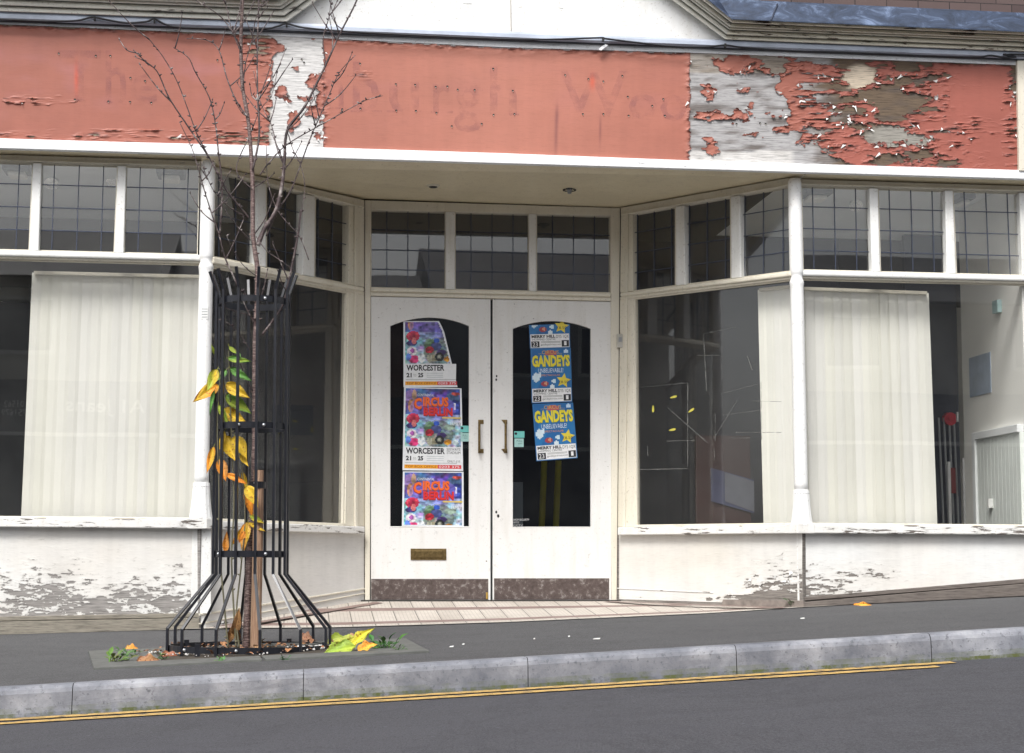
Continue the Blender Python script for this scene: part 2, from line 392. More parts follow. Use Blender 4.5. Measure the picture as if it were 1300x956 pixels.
# ------------------------------------------------------------ entrance tiles
tn = N('cream_entrance_tile'); mp = tn.n('ShaderNodeMapping'); tn.l(tn.pos, mp.inputs[0])
def brick(n, sx, mort, c1, c2, cm, off=0.0, w=1, h=1, vec=None):
    k = n.n('ShaderNodeTexBrick'); k.offset = off; k.inputs['Scale'].default_value = sx; k.inputs['Mortar Size'].default_value = mort
    k.inputs['Brick Width'].default_value = w; k.inputs['Row Height'].default_value = h; k.inputs['Mortar Smooth'].default_value = .1
    k.inputs['Color1'].default_value = c1; k.inputs['Color2'].default_value = c2; k.inputs['Mortar'].default_value = cm
    n.l(vec or n.pos, k.inputs['Vector']); return k.outputs['Color'], k.outputs['Fac']
c1, f1 = brick(tn, 7.4, .02, sr(204, 196, 186), sr(190, 182, 172), sr(70, 66, 62), vec=mp.outputs[0], h=40)
c2, f2 = brick(tn, 44, .09, g(1), g(.93), g(.72), vec=mp.outputs[0])
tc_ = tn.mix(1.0, c1, c2, 'MULTIPLY'); tc_ = tn.mix(tn.ramp(tn.noise(3, 5, .7), [(.4, g(0)), (.8, g(.5))]), tc_, sr(140, 130, 118)); tn.col(tc_); tn.set(Roughness=.5)
M_tileb = plain('brown_border_tile', sr(128, 108, 102)[:3], .5, .15, 12)
M_conc = plain('concrete_edge', sr(172, 168, 160)[:3], .8, .15, 9, bump=.3)
zdoor = W(600, 762.5, PB).z
b = MB(); xs_ = np.linspace(-1.9, 2.1, 60)
fl = [W(268, 600), W(463, 600, PB), W(785, 600, PB), W(1008, 600)]
rows = [(-.05, .0, 2), (0, .10, 0), (.10, .19, 1), (.19, .60, 0), (.60, .72, 1), (.72, 1.0, 0)]
def zt(x, y):
    t = (y-D)/(DB-D); zz = zb(x)+.004; return zz+(zdoor-zz)*max(0, t)
for a, c, mi in rows:
    n_ = 40
    for i in range(n_):
        ya, yc = D+(DB-D)*a-.04, D+(DB-D)*c-.04
        xl0, xl1 = [np.interp(y, [D-.1, D, DB], [fl[0].x-.3, fl[0].x-.1, fl[1].x-.05]) for y in (ya, yc)]
        xr0, xr1 = [np.interp(y, [D-.1, D, DB], [fl[3].x+.25, fl[3].x+.1, fl[2].x+.05]) for y in (ya, yc)]
        for (u0_, u1_) in ((i/n_, (i+1)/n_),):
            P = [(xl0+(xr0-xl0)*u0_, ya), (xl0+(xr0-xl0)*u1_, ya), (xl1+(xr1-xl1)*u1_, yc), (xl1+(xr1-xl1)*u0_, yc)]
            b.poly([(x, y, zt(x, y)) for x, y in P], mi)
# brown strips running along the splayed sides
for (pa, pb) in ((fl[0], fl[1]), (fl[3], fl[2])):
    t = (pb-pa); t.z = 0; nrm = Vector((t.y, -t.x, 0)).normalized()
    if (nrm.x > 0) != (pa.x < 0): nrm = -nrm
    A = [pa+nrm*.10, pb+nrm*.10, pb+nrm*.17, pa+nrm*.17]
    b.poly([(p.x, min(p.y, DB), zt(p.x, p.y)+.003) for p in A], 1)
struct(b.build('entrance_floor', [tn.m, M_tileb, M_conc], recalc=False))

# ------------------------------------------------------------ the shop
shop = thing('shop_building', (W(650, 790).x, D, zb(0)), 'empty old shop front with peeling red fascia, cream frames and splayed glazed entrance', 'shop')
headT = Ln((0, 196), (1300, 236)); gT = Ln((0, 205.5), (1300, 244.5)); gB = Ln((0, 317), (1300, 349.7)); rB = Ln((0, 327), (1300, 359))
sT = Ln((0, 657), (1300, 668)); sB = Ln((0, 669), (1300, 679)); EX = 500   # extension px beyond the frame
XL0, XR1 = -EX, 1300+EX
colL = Vn((264.5, 205), (256, 607)); colR = Vn((1008.8, 230), (1017, 620))
def P(mb, name, mat, parent=shop, **k): return mb.build(name, mat, parent, **k)
# front rails (left and right bays), butting against the columns
for (a, c) in ((XL0, Vn((258, 205), (249, 607))), (Vn((1015, 230), (1023, 620)), XR1)):
    m = MB(); m.member(PF, headT, gT, a, c, .0, -.07); P(m, 'head_rail', M_cream, bevel=.004)
    m = MB(); m.member(PF, lambda x: gT(x)-3.6, lambda x: gT(x)-1.3, a, c, .016, .0005); P(m, 'head_moulding', M_cream, bevel=.003)
    m = MB(); m.member(PF, gB, lambda x: rB(x)-2.5, a, c, .03, -.05); m2 = MB(); m2.member(PF, lambda x: rB(x)-2.0, lambda x: rB(x)+1, a, c, .008, -.05)
    o = P(m, 'transom_rail', M_white, bevel=.009); P(m2, 'transom_bead', M_cream, o, bevel=.003)
    m = MB(); m.member(PF, sT, sB, a, c, .075, -.05); P(m, 'window_sill', M_sill, bevel=.006)
    m = MB(); m.member(PF, lambda x: rB(x)+1, lambda x: rB(x)+3, a, c, -.012, -.05); m.member(PF, lambda x: sT(x)-2, sT, a, c, .0, -.05); P(m, 'glazing_bead', M_cream, bevel=.002)
def pane_set(pl, top, bot, l, r, leads_v, leads_h, name='transom_window'):
    m = MB(); w = .9
    X = lambda f, d: (lambda y: C(f)(y)+d)
    Y = lambda f, d: (lambda x: C(f)(x)+d)
    m.member(pl, top, Y(top, w), l, r, -.012, -.045); m.member(pl, Y(bot, -w), bot, l, r, -.012, -.045)
    m.member(pl, Y(top, w), Y(bot, -w), l, X(l, w), -.012, -.045); m.member(pl, Y(top, w), Y(bot, -w), X(r, -w), r, -.012, -.045)
    o = P(m, name, M_cream)
    m = MB(); m.q(pl, [X_(Y(bot, -w), l), X_(Y(bot, -w), r), X_(Y(top, w), r), X_(Y(top, w), l)], -.028, -.032); P(m, 'glass', M_glass, o)
    m = MB(); k = .55
    for v in leads_v:
        m.member(pl, top, bot, X(v, -k), X(v, k), -.0245, -.0275)
    for t in leads_h:
        hh = lambda x, t=t: C(top)(x)+(C(bot)(x)-C(top)(x))*t
        m.member(pl, Y(hh, -k), Y(hh, k), l, r, -.0228, -.0243)
    P(m, 'leading', M_lead, o)
LH = (.245, .505, .765)
m_l = [(Vn((42, 200), (37, 318)), Vn((53, 200), (49, 318))), (Vn((149.7, 205), (145, 320)), Vn((160.4, 205), (157, 320)))]
m_r = [(Vn((1103.8, 240), (1107, 345)), Vn((1114.7, 240), (1117.7, 345))), (Vn((1199.7, 240), (1202, 345)), Vn((1209.8, 240), (1214, 345))), (Vn((1294, 240), (1297.5, 345)), Vn((1305, 240), (1308, 345)))]
edges = []
for k in range(3, 0, -1):
    d_ = 107*k; edges.append((Vn((42-d_, 200), (37-d_-k, 318)), Vn((53-d_, 200), (49-d_-k, 318))))
edgesL = edges + m_l
edgesR = m_r + [(Vn((1294+96*k, 240), (1298+97*k, 345)), Vn((1305+96*k, 240), (1308.5+97*k, 345))) for k in (1, 2, 3)]
def mull(pl, l, r, top, bot, f=.018):
    m = MB(); m.member(pl, top, bot, l, r, f, -.05); o = P(m, 'mullion', M_white, bevel=.006)
for l, r in edgesL+edgesR: mull(PF, l, r, gT, gB)
def off(f, d): return lambda y: C(f)(y)+d
# front transom panes
L_ = [e[1] for e in edgesL]; Rr = [e[0] for e in edgesL][1:] + [Vn((253.5, 210), (251, 318))]
for k, (l, r) in enumerate(zip(L_, Rr)):
    lv = [off(l, 18 if k == len(L_)-1 else 16.5), off(l, 48), off(l, 79)]
    pane_set(PF, gT, gB, l, r, lv, LH)
Lr = [Vn((1017.5, 235), (1019.5, 345))] + [e[1] for e in edgesR[:-1]]; Rr = [e[0] for e in edgesR]
for k, (l, r) in enumerate(zip(Lr, Rr)): pane_set(PF, gT, gB, l, r, [off(l, 14), off(l, 41.5), off(l, 68.5)], LH)
# left / right splays
L = dict(gT=Ln((341, 234.5), (441.7, 260)), gB=Ln((271, 325.8), (441.7, 360.7)), rB=Ln((271, 338), (446.5, 371)), E=Ln((273, 211), (462.5, 254)),
         sT=Ln((271, 661), (463, 668.5)), sB=Ln((271, 672), (463, 677.8)), l=Vn((273, 205), (266.5, 607)), r=Vn((462.5, 254), (463.5, 760)), gr=Vn((441.7, 260), (437, 664)))
Rt = dict(gT=Ln((805, 271.6), (1000, 237)), gB=Ln((805, 369.5), (1001.7, 344.6)), rB=Ln((795, 379), (1002.6, 354.3)), E=Ln((999, 226), (787, 264)),
          sT=Ln((780, 669.5), (1015, 666.5)), sB=Ln((780, 679.3), (1015, 677)), l=Vn((788, 262), (783, 760)), r=Vn((1001, 230), (1009, 620)), gr=Vn((803.5, 271), (806, 667)))
for s, pl, (xi, xo), ml, panes in (
    (L, PL_, (L['l'], L['r']), [(Vn((327, 225), (325.5, 340)), Vn((338, 230), (338, 345))), (Vn((385.2, 250), (384.3, 350)), Vn((400.3, 250), (399.4, 350)))], None),
    (Rt, PR_, (Rt['l'], Rt['r']), [(Vn((857.6, 262), (857.6, 362)), Vn((868, 262), (870, 362))), (Vn((927.5, 250), (928, 352)), Vn((939, 250), (941, 352)))], None)):
    l, r = xi, xo; right = s is Rt
    m = MB(); m.member(pl, s['E'], s['gT'], l, r, .0, -.06); P(m, 'head_rail', M_cream, bevel=.004)
    m = MB(); m.member(pl, lambda x: s['gT'](x)-3.4, lambda x: s['gT'](x)-1.4, l, r, .014, .0005); P(m, 'head_moulding', M_cream, bevel=.003)
    m = MB(); m.member(pl, s['gB'], lambda x: s['rB'](x)-3.6, l, r, .024, -.05); o = P(m, 'transom_rail', M_cream, bevel=.008)
    m = MB(); m.member(pl, lambda x: s['rB'](x)-3.2, s['rB'], l, r, .008, -.05); P(m, 'transom_bead', M_cream, o, bevel=.003)
    m = MB(); m.member(pl, s['sT'], s['sB'], l, r, .05, -.05); P(m, 'window_sill', M_sill, bevel=.005)
    # end post at the door side
    m = MB()
    if right: m.member(pl, s['gT'], s['gB'], l, Vn((803, 270), (803.5, 370)), .0, -.06); m.member(pl, s['rB'], s['sT'], l, Vn((803.5, 380), (806, 667)), .0, -.06)
    else: m.member(pl, s['gT'], s['gB'], Vn((443, 260), (442.5, 360)), r, .0, -.06); m.member(pl, s['rB'], s['sT'], Vn((442.5, 371), (438, 665)), r, .0, -.06)
    P(m, 'corner_post', M_cream, bevel=.005)
    m = MB()
    for q_ in ((.35, .012),) if not right else ((.35, .012),):
        a = (lambda y: (l(y)+6)) if right else (lambda y: (r(y)-12)); c = (lambda y: l(y)+9.5) if right else (lambda y: r(y)-8.5)
        m.member(pl, lambda x: s['gT'](x)-3, s['sT'], a, c, .012, .0005)
    P(m, 'post_moulding', M_cream, bevel=.003)
    for a, c in ml: mull(pl, a, c, s['gT'], s['gB'], .014)
    if right: pb_ = [(Vn((803, 270), (803.5, 370)), ml[0][0]), (ml[0][1], ml[1][0]), (ml[1][1], s['r'])]; lv = [(809, 830.3, 852.6), (875, 897.6, 921), (945.5, 969, 994)]
    else: pb_ = [(s['l'], ml[0][0]), (ml[0][1], ml[1][0]), (ml[1][1], Vn((443, 260), (442.5, 360)))]; lv = [(278, 299.5, 321), (342.5, 362.6, 382), (404, 422, 440)]
    for (a, c), v in zip(pb_, lv): pane_set(pl, s['gT'], s['gB'], a, c, v, LH)
    m = MB()
    gl_, gr_ = (Vn((803.5, 380), (806, 667)), s['r']) if right else (s['l'], Vn((442.5, 371), (438, 665)))
    m.member(pl, s['rB'], s['sT'], gl_, gr_, -.028, -.033)
    o = P(m, 'display_window', M_glass)
    # narrow glazing beads
    m = MB(); m.member(pl, s['rB'], lambda x: s['rB'](x)+2.4, gl_, gr_, -.006, -.027); m.member(pl, lambda x: s['sT'](x)-3, s['sT'], gl_, gr_, .0, -.027)
    if right: m.member(pl, lambda x: s['rB'](x)+2.4, lambda x: s['sT'](x)-3, gl_, lambda y: gl_(y)+2.6, -.006, -.027)
    else: m.member(pl, lambda x: s['rB'](x)+2.4, lambda x: s['sT'](x)-3, lambda y: gr_(y)-2.6, gr_, -.006, -.027)
    P(m, 'glazing_bead', M_cream, o, bevel=.002)
for a, c in ((XL0, Vn((258, 205), (249, 607))), (Vn((1015, 230), (1023, 620)), XR1)):
    m = MB(); m.member(PF, lambda x: rB(x)+1, lambda x: sT(x)-1, a, c, -.028, -.034); P(m, 'display_window', M_glass)
# columns
for side, cv, hw in (('l', colL, 8.9), ('r', colR, 8.9)):
    pts = []; top = 200 if side == 'l' else 226; bot = 658 if side == 'l' else 667; rail = 333 if side == 'l' else 353
    def cc(y, of=.012): p = W(cv(y), y, PF, of); return p
    zt_, zb_ = cc(top).z, cc(bot).z
    r_ = hw/F*D
    b_y = bot-45
    prof = [(cc(b_y+2), r_), (cc(rail+12), r_*.99), (cc(rail+6), r_*1.08), (cc(rail), r_*.86), (cc(rail-3), r_*.86), (cc(rail-7), r_*1.0), (cc(top+6), r_*1.0), (cc(top+1), r_*.8)]
    pp = []
    for (p0_, q0_), (p1_, q1_) in zip(prof[:-1], prof[1:]):
        for t in ((0, .04, .5, .96) if (p1_-p0_).length > .1 else (0, .33, .66)): pp.append((p0_.lerp(p1_, t), q0_+(q1_-q0_)*t))
    pp.append(prof[-1])
    m = MB(); m.lathe(pp, n=32); o = P(m, 'pillar', M_pil, smooth=True)
    pr = [(cc(bot), r_*1.62), (cc(bot-10), r_*1.46), (cc(b_y+20), r_*1.28), (cc(b_y+4), r_*1.18), (cc(b_y), r_*1.12)]
    m = MB(); m.lathe(pr, n=60, flute=.05, nf=12)
    for k in range(7):
        a = -math.pi/2 + (k-3)*.36; c_ = cc(b_y+5); m.ball((c_.x+r_*1.17*math.cos(a), c_.y+r_*1.17*math.sin(a), c_.z), .003, 6, 1)
    P(m, 'pillar_base', [M_pil, M_dark], o)
    # paper label stuck on the left column is added later
def corner_block(name, mat, pxc, pls, zt0, zb0, oF, oS, side, par=shop, bev=.004, arm=(.11, .09)):
    nF, nS = PF.n, pls.n; c0 = W(pxc, 600)
    def cross(of, os_):                       # plan crossing of the two offset planes
        q = pls.p+nS*os_; y = D-of; tdir = Vector((-nS.y, nS.x, 0)); t = (y-q.y)/tdir.y if abs(tdir.y) > 1e-6 else 0; return Vector((q.x+tdir.x*t, y, 0))
    K = cross(oF, oS); K2 = cross(-.05, -.05); aF = Vector((K.x+side*arm[0], D-oF, 0)); aF2 = Vector((K.x+side*arm[0], D+.05, 0))
    td = Vector((-nS.y, nS.x, 0)).normalized(); td = td if td.y > 0 else -td
    kS = K+td*arm[1]; kS2 = kS-nS*(oS+.05)
    pts = [aF, K, kS, kS2, K2, aF2]
    m = MB(); m.prism([(p.x, p.y, zb0) for p in pts], Vector((0, 0, zt0-zb0))); return P(m, name, mat, par, bevel=bev)
M_rot = plain('damp_brown_timber', (.20, .17, .15), .8, .3, 20)
for pxc, pls, side in ((268, PL_, -1), (1005, PR_, 1)):
    corner_block('sill_corner', M_sill, pxc, pls, W(pxc, sT(pxc)).z+.0035, W(pxc, sB(pxc)).z-.0035, .0785, .0535, side)
    corner_block('riser_corner', M_white if side < 0 else M_sill, pxc, pls, W(pxc, sB(pxc)).z-.004, zb(W(pxc, 700).x)-.05, .0275 if side < 0 else .0225, .0075 if side < 0 else .0025, side, bev=.002, arm=(.07, .03) if side < 0 else (.012, .012))
# plinths (timber backing + peeling paint)
wn = N('weathered_grey_timber'); a_ = wn.n('ShaderNodeAttribute'); a_.attribute_name = 'Col'
grain = wn.ramp(wn.noise(26, 8, .7, stretch=(.35, .35, 6)), [(.34, g(.38)), (.5, g(.92)), (.66, g(1.18))])
wc = wn.mix(1.0, a_.outputs['Color'], grain, 'MULTIPLY')
wc = wn.mix(wn.ramp(wn.noise(8, 6, .7, stretch=(.25, .25, 5)), [(.55, g(0)), (.75, g(.5))]), wc, sr(90, 80, 72))
wn.col(wc); wn.set(Roughness=.85); wn.bump(wn.noise(40, 6, .7, stretch=(.3, .3, 6)), .5, .003); M_wood = wn.m
def colpaint(name, rough=.45, grime=True, back=(.75, .75, .73)):
    n = N(name); a = n.n('ShaderNodeAttribute'); a.attribute_name = 'Col'; c = a.outputs['Color']
    if grime:
        c = n.mix(1.0, c, n.ramp(n.noise(3, 6, .65), [(.3, g(.90)), (.7, g(1.02))]), 'MULTIPLY')
        c = n.mix(1.0, c, n.ramp(n.noise(11, 5, .6, stretch=(1, 1, .08)), [(.35, g(.93)), (.65, g(1))]), 'MULTIPLY')
        c = n.mix(1.0, c, n.ramp(n.noise(70, 4, .65, stretch=(.25, .25, 3)), [(.3, g(.9)), (.5, g(1))]), 'MULTIPLY')
    c = n.mix(n.geo.outputs['Backfacing'], c, (*back, 1)); n.col(c); n.set(Roughness=rough)
    n.bump(n.noise(50, 4, .6, stretch=(.4, .4, 1)), .15, .002); return n.m
M_ppaint = colpaint('peeling_paint_film')
def board(name, pl, quad, f, b_, col, parent=shop, bevel=.002, tri=True):
    m = MB(); m.q(pl, quad, f, b_, 0, col); return P(m, name, M_wood, parent, bevel=bevel)
GREYW = sr(150, 146, 142)[:3]
plB_L = Ln((0, 784), (260, 779)); baseL = Ln((0, 806), (260, 798.5))
plB_R = Ln((1018, 758.5), (1300, 735)); baseR = Ln((1018, 771.5), (1300, 757.5))
cRx = Vn((1019, 677), (1020, 770)); cLx = Vn((254, 672), (253, 800))
m = MB(); m.member(PF, sB, lambda x: baseL(x)+12, XL0, cLx, .02, -.06); m.c = [GREYW]*len(m.f); m.hascol = True; pLw = P(m, 'stall_riser', M_wood)
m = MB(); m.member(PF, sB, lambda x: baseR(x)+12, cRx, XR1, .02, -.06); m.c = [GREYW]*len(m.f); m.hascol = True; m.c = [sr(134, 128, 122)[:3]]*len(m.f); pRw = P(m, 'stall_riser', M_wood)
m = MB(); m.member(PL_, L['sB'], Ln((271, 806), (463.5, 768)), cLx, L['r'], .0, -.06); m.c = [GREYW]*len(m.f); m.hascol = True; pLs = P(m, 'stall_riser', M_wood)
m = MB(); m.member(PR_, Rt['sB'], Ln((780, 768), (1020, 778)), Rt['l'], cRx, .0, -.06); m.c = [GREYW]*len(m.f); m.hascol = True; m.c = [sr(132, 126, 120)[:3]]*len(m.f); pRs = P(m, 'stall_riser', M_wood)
def wcol(base=(.80, .80, .78), warm=(.74, .71, .66)):
    def f(X, Y, fl_):
        k = np.clip(fbm(X/90, Y/50, 4, 3)*.8+.5, 0, 1)[..., None]; c = np.array(base)*k+np.array(warm)*(1-k)
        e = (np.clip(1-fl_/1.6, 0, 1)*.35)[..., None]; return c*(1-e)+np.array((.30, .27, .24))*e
    return f
# skirting boards in front, left two-step and right two-step
def f_pl_left(X, Y):
    n = fbm(X/10, Y/3.2, 11, 5, .72)*1.0+fbm(X/60, Y/22, 13, 2)*.35; t = (Y-672)/112
    return (0.80-1.22*np.clip(t, 0, 1)**1.3*(1-.25*((X-120)/200)**2*0) + n*.95 + .30*np.exp(-((Y-778)/8)**2) )*7 + np.where(np.abs(X-228) < 6, -4.5*np.exp(-((Y-695)/24)**2)*0, 0)
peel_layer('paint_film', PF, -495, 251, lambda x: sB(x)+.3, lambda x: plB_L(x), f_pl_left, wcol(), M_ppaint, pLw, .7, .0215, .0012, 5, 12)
def f_pl_right(X, Y):
    t = (Y-679)/78; n = fbm(X/12, Y/2.9, 23, 5, .70)*1.05
    w = np.clip(1-(X-1018)/150, 0, 1)
    return (1.05-(.30+1.15*w)*np.clip(t, 0, 1)**1.2-.45*np.exp(-((X-1130)/60)**2-((Y-728)/12)**2) + n*.95)*7
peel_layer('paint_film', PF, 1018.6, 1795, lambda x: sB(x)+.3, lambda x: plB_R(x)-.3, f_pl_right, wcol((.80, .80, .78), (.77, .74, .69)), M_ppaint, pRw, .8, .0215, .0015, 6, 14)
def f_pr(X, Y):
    t = (Y-678)/80; w = np.clip((X-885)/100, 0, 1); n = fbm(X/12, Y/2.7, 33, 5, .70)*1.05
    return (1.05-1.32*w*np.clip(t, 0, 1.1)**.8-.6*np.clip((Y-750)/8, 0, 1) + n*.95)*7
peel_layer('paint_film', PR_, 786, 1018.4, lambda x: Rt['sB'](x)+.3, Ln((780, 760.5), (1020, 768)), f_pr, wcol((.76, .75, .72), (.70, .67, .61)), M_ppaint, pRs, .8, .002, .0015, 8, 14)
def f_ls(X, Y):
    n = fbm(X/22, Y/5, 43, 5, .62); d_ = Ln((334, 767), (463, 746.6))
    bt = Y-(746.6+(463-X)*.158); return (1.25 - .95*np.clip((bt-6)/10, 0, 1)*np.clip((463-X)/80, 0, 1) + n*.9)*7
peel_layer('paint_film', PL_, 256, 462, lambda x: L['sB'](x)+.3, Ln((271, 798), (463.5, 763.5)), f_ls, wcol((.74, .73, .71), (.70, .68, .64)), M_ppaint, pLs, 1.0, .003, .003, 9, 8)
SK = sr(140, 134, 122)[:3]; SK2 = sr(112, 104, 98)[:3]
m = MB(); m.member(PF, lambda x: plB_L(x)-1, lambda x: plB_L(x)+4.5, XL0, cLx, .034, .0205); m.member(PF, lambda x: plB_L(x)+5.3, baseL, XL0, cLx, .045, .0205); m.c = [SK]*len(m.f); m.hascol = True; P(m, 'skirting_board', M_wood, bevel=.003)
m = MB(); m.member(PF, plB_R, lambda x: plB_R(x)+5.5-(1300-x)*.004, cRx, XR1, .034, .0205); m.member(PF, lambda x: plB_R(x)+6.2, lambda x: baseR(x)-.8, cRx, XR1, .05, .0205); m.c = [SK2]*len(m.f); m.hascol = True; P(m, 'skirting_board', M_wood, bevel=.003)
m = MB(); m.member(PL_, Ln((271, 776.5), (463, 746.6)), Ln((271, 779), (463, 748.6)), cLx, L['r'], .011, .004); m.member(PL_, Ln((271, 788), (463, 752.6)), Ln((271, 789.5), (463, 754)), cLx, L['r'], .011, .004); P(m, 'skirting_moulding', M_cream, bevel=.002)
m = MB(); m.member(PR_, Ln((780, 746), (1020, 757)), Ln((780, 747.3), (1020, 758.3)), Rt['l'], Vn((905, 700), (905, 760)), .006, .003); P(m, 'skirting_moulding', M_sill, bevel=.001)
m = MB(); m.member(PR_, Ln((925, 761), (1020, 762.5)), Ln((925, 768.5), (1020, 774)), Vn((925, 700), (915, 780)), cRx, .012, .0035); P(m, 'rotten_board', M_rot, bevel=.002)
# corner cover strips between front and splay risers
m = MB(); m.member(PF, lambda x: sB(x)+.3, lambda x: 779, Vn((253, 672), (252.5, 780)), Vn((268, 672), (268, 780)), .034, .0235); P(m, 'corner_strip', M_white, bevel=.003)

# ------------------------------------------------------------ back plane: door frame, transom, doors
m = MB()
fl_l = Vn((463, 254), (463.5, 760)); d_l = Vn((470.7, 270), (469.7, 762)); d_r = Vn((775.3, 270), (776.5, 762)); fl_r = Vn((787.5, 262), (783, 762))
soffB = Ln((463, 254), (787.5, 264)); bT = Ln((471, 266), (774, 273.8)); bB = Ln((470, 365.3), (775, 372)); dT = Ln((471, 375.3), (775, 382)); dB_ = Ln((470, 762.3), (777, 762.3))
m.member(PB, soffB, dB_, fl_l, d_l, .0, -.09); P(m, 'door_jamb', M_cream, bevel=.004); m = MB(); m.member(PB, soffB, dB_, d_r, fl_r, .0, -.09); P(m, 'door_jamb', M_cream, bevel=.004)
m = MB(); m.member(PB, soffB, bT, d_l, d_r, .0, -.08); P(m, 'head_rail', M_cream, bevel=.003)
m = MB(); m.member(PB, bB, lambda x: bB(x)+4.4, d_l, d_r, .028, -.08); m.member(PB, lambda x: bB(x)+4.8, dT, d_l, d_r, .006, -.08); P(m, 'door_head_rail', M_cream, bevel=.004)
bm_ = [(Vn((565.7, 268), (565.7, 367)), Vn((577.5, 268), (577.5, 367))), (Vn((671.5, 270), (671.7, 369)), Vn((681, 270), (681, 369)))]
for a, c in bm_: mull(PB, a, c, bT, bB, .012)
for (a, c) in ((d_l, bm_[0][0]), (bm_[0][1], bm_[1][0]), (bm_[1][1], d_r)):
    pane_set(PB, bT, bB, a, c, [off(a, 20.5), off(a, 47.2), off(a, 73.8)], (.255, .51, .76))
def arch(xa, xb, ys, yc, yb, n=14, bl=0):
    pts = [(xa-bl, yb), (xb, yb)]
    for i in range(n+1):
        t = i/n; pts.append((xb+(xa-xb)*t, ys+(yc-ys)*(1-(2*t-1)**2)))
    return pts
def make_door(x0, x1, xa, xb, ys, yc, yb, lbl):
    y0a, y1a = dT(x0)+1.2, dT(x1)+1.2; bot = 762
    # leaf with arched opening: build as ring of quads around the opening
    m = MB(); op = arch(xa, xb, ys, yc, yb, 14, 0); n = len(op)
    f, b_ = -.012, -.056
    out = []
    for (x, y) in op:
        out.append(None)
    # outer correspondences
    arcp = op[2:]
    topo = [(x, y0a+(y1a-y0a)*(x-x0)/(x1-x0)) for x, y in arcp]
    bl_, br_, tr_, tl_ = (x0, bot), (x1, bot), (x1, y1a), (x0, y0a)
    pcs = [[bl_, br_, (xb, yb), (xa, yb)]]
    pcs.append([br_, tr_, arcp[0], (xb, yb)]); pcs.append([(xa, yb), arcp[-1], tl_, bl_])
    for i in range(len(arcp)-1):
        A, B_ = arcp[i], arcp[i+1]; TA = tr_ if i == 0 else topo[i]; TB = tl_ if i == len(arcp)-2 else topo[i+1]
        pcs.append([B_, A, TA, TB])
    fr = {}
    def vid(p, o_):
        k = (round(p[0], 3), round(p[1], 3), o_)
        if k not in fr:
            w = W(p[0], p[1], PB, f); 
            if o_: w = w + PB.n*(b_-f)
            fr[k] = m.vert(w)
        return fr[k]
    for q_ in pcs:
        m.face([vid(p, 0) for p in q_]); m.face([vid(p, 1) for p in q_[::-1]])
    loops = [[bl_, br_, tr_, tl_], op]
    for lp in loops:
        for i in range(len(lp)):
            a, c = lp[i], lp[(i+1) % len(lp)]; m.face([vid(a, 0), vid(c, 0), vid(c, 1), vid(a, 1)])
    door = P(m, 'door', M_door); door['label'] = lbl
    m = MB(); pts = [W(x, y, PB, -.03) for x, y in op]; m.prism(pts, PB.n*-.004); P(m, 'glass', M_glassd, door)
    # bead moulding round the opening
    m = MB()
    for i in range(len(op)):
        a, c = op[i], op[(i+1) % len(op)]
        m.tube([W(*a, PB, -.014), W(*c, PB, -.014)], .0045, 6)
    P(m, 'glazing_bead', M_door, door); return door
dl = make_door(470.9, 622.6, 494.8, 596, 413.5, 402.5, 669, 'left door leaf with brass letter plate')
dr = make_door(625.6, 775.9, 650.3, 750.4, 417, 407, 669.5, 'right door leaf with plain lower panel')
M_kick = (lambda: None)
kn2 = N('scuffed_kick_plate'); kcol = kn2.ramp(kn2.noise(30, 6, .75), [(.35, sr(74, 63, 60)), (.55, sr(98, 86, 82)), (.68, sr(160, 154, 150))])
kn2.col(kcol); kn2.set(Roughness=.5, Metallic=.3); M_kick = kn2.m
for dd, (a, c, t) in ((dl, (471.2, 619.8, 735)), (dr, (627.3, 773.2, 734.2))):
    m = MB(); m.q(PB, [(a, 761.3), (c, 761), (c, t), (a, t)], -.008, -.0118); P(m, 'kick_plate', M_kick, dd)
m = MB(); m.q(PB, [(521.3, 711), (566.7, 711), (566.7, 696.5), (521.3, 696.5)], -.006, -.0118); m.q(PB, [(526.5, 708), (561.5, 708), (561.5, 699), (526.5, 699)], .0, -.0055); P(m, 'letter_plate', M_brass, dl, bevel=.002)
for dd, x, s_ in ((dl, 608.5, 1), (dr, 642, -1)):
    m = MB(); pts = [W(x, 535.5, PB, -.012), W(x, 535.5, PB, .03), W(x, 572.5, PB, .03), W(x, 572.5, PB, -.012)]
    m.tube(pts[1:3], .0085, 8); m.tube(pts[0:2], .008, 8); m.tube(pts[2:4], .008, 8)
    for y in (535.5, 572.5): m.q(PB, [(x-1.5, y+2.6), (x+5.5*s_ if s_ > 0 else x+2, y+2.6), (x+5.5 if s_ > 0 else x+2, y-2.6), (x-1.5 if s_ > 0 else x-5.5, y-2.6)], -.006, -.0118)
    P(m, 'handle', M_brass, dd, bevel=.001)
m = MB()
for (x, y, r) in ((626.5+4, 477.5, 1.1), (630, 482, 1.2), (630, 650, 1.3), (632.5, 655, 1.6), (556, 741-50, .0)):
    if r: c_ = W(x, y, PB, -.0105); m.ball(c_, r/F*DB, 8, 0, None, (1, .3, 1.4))
P(m, 'lock', M_dark, dr)
m = MB()
for (x, y) in ((508, 377+42-35+8, ), (617, 379.2), (628, 380), (653, 386)):
    m.ball(W(x, y, PB, -.011), .003, 6)
P(m, 'screw_hole', M_dark, dl)
m = MB(); m.q(PB, [(617, 760.5), (619.3, 760.5), (619.3, 752), (617, 752)], -.004, -.0075); P(m, 'bolt', plain('old_brass_bolt', (.5, .32, .08), .4, .2, 20, .6), dl)
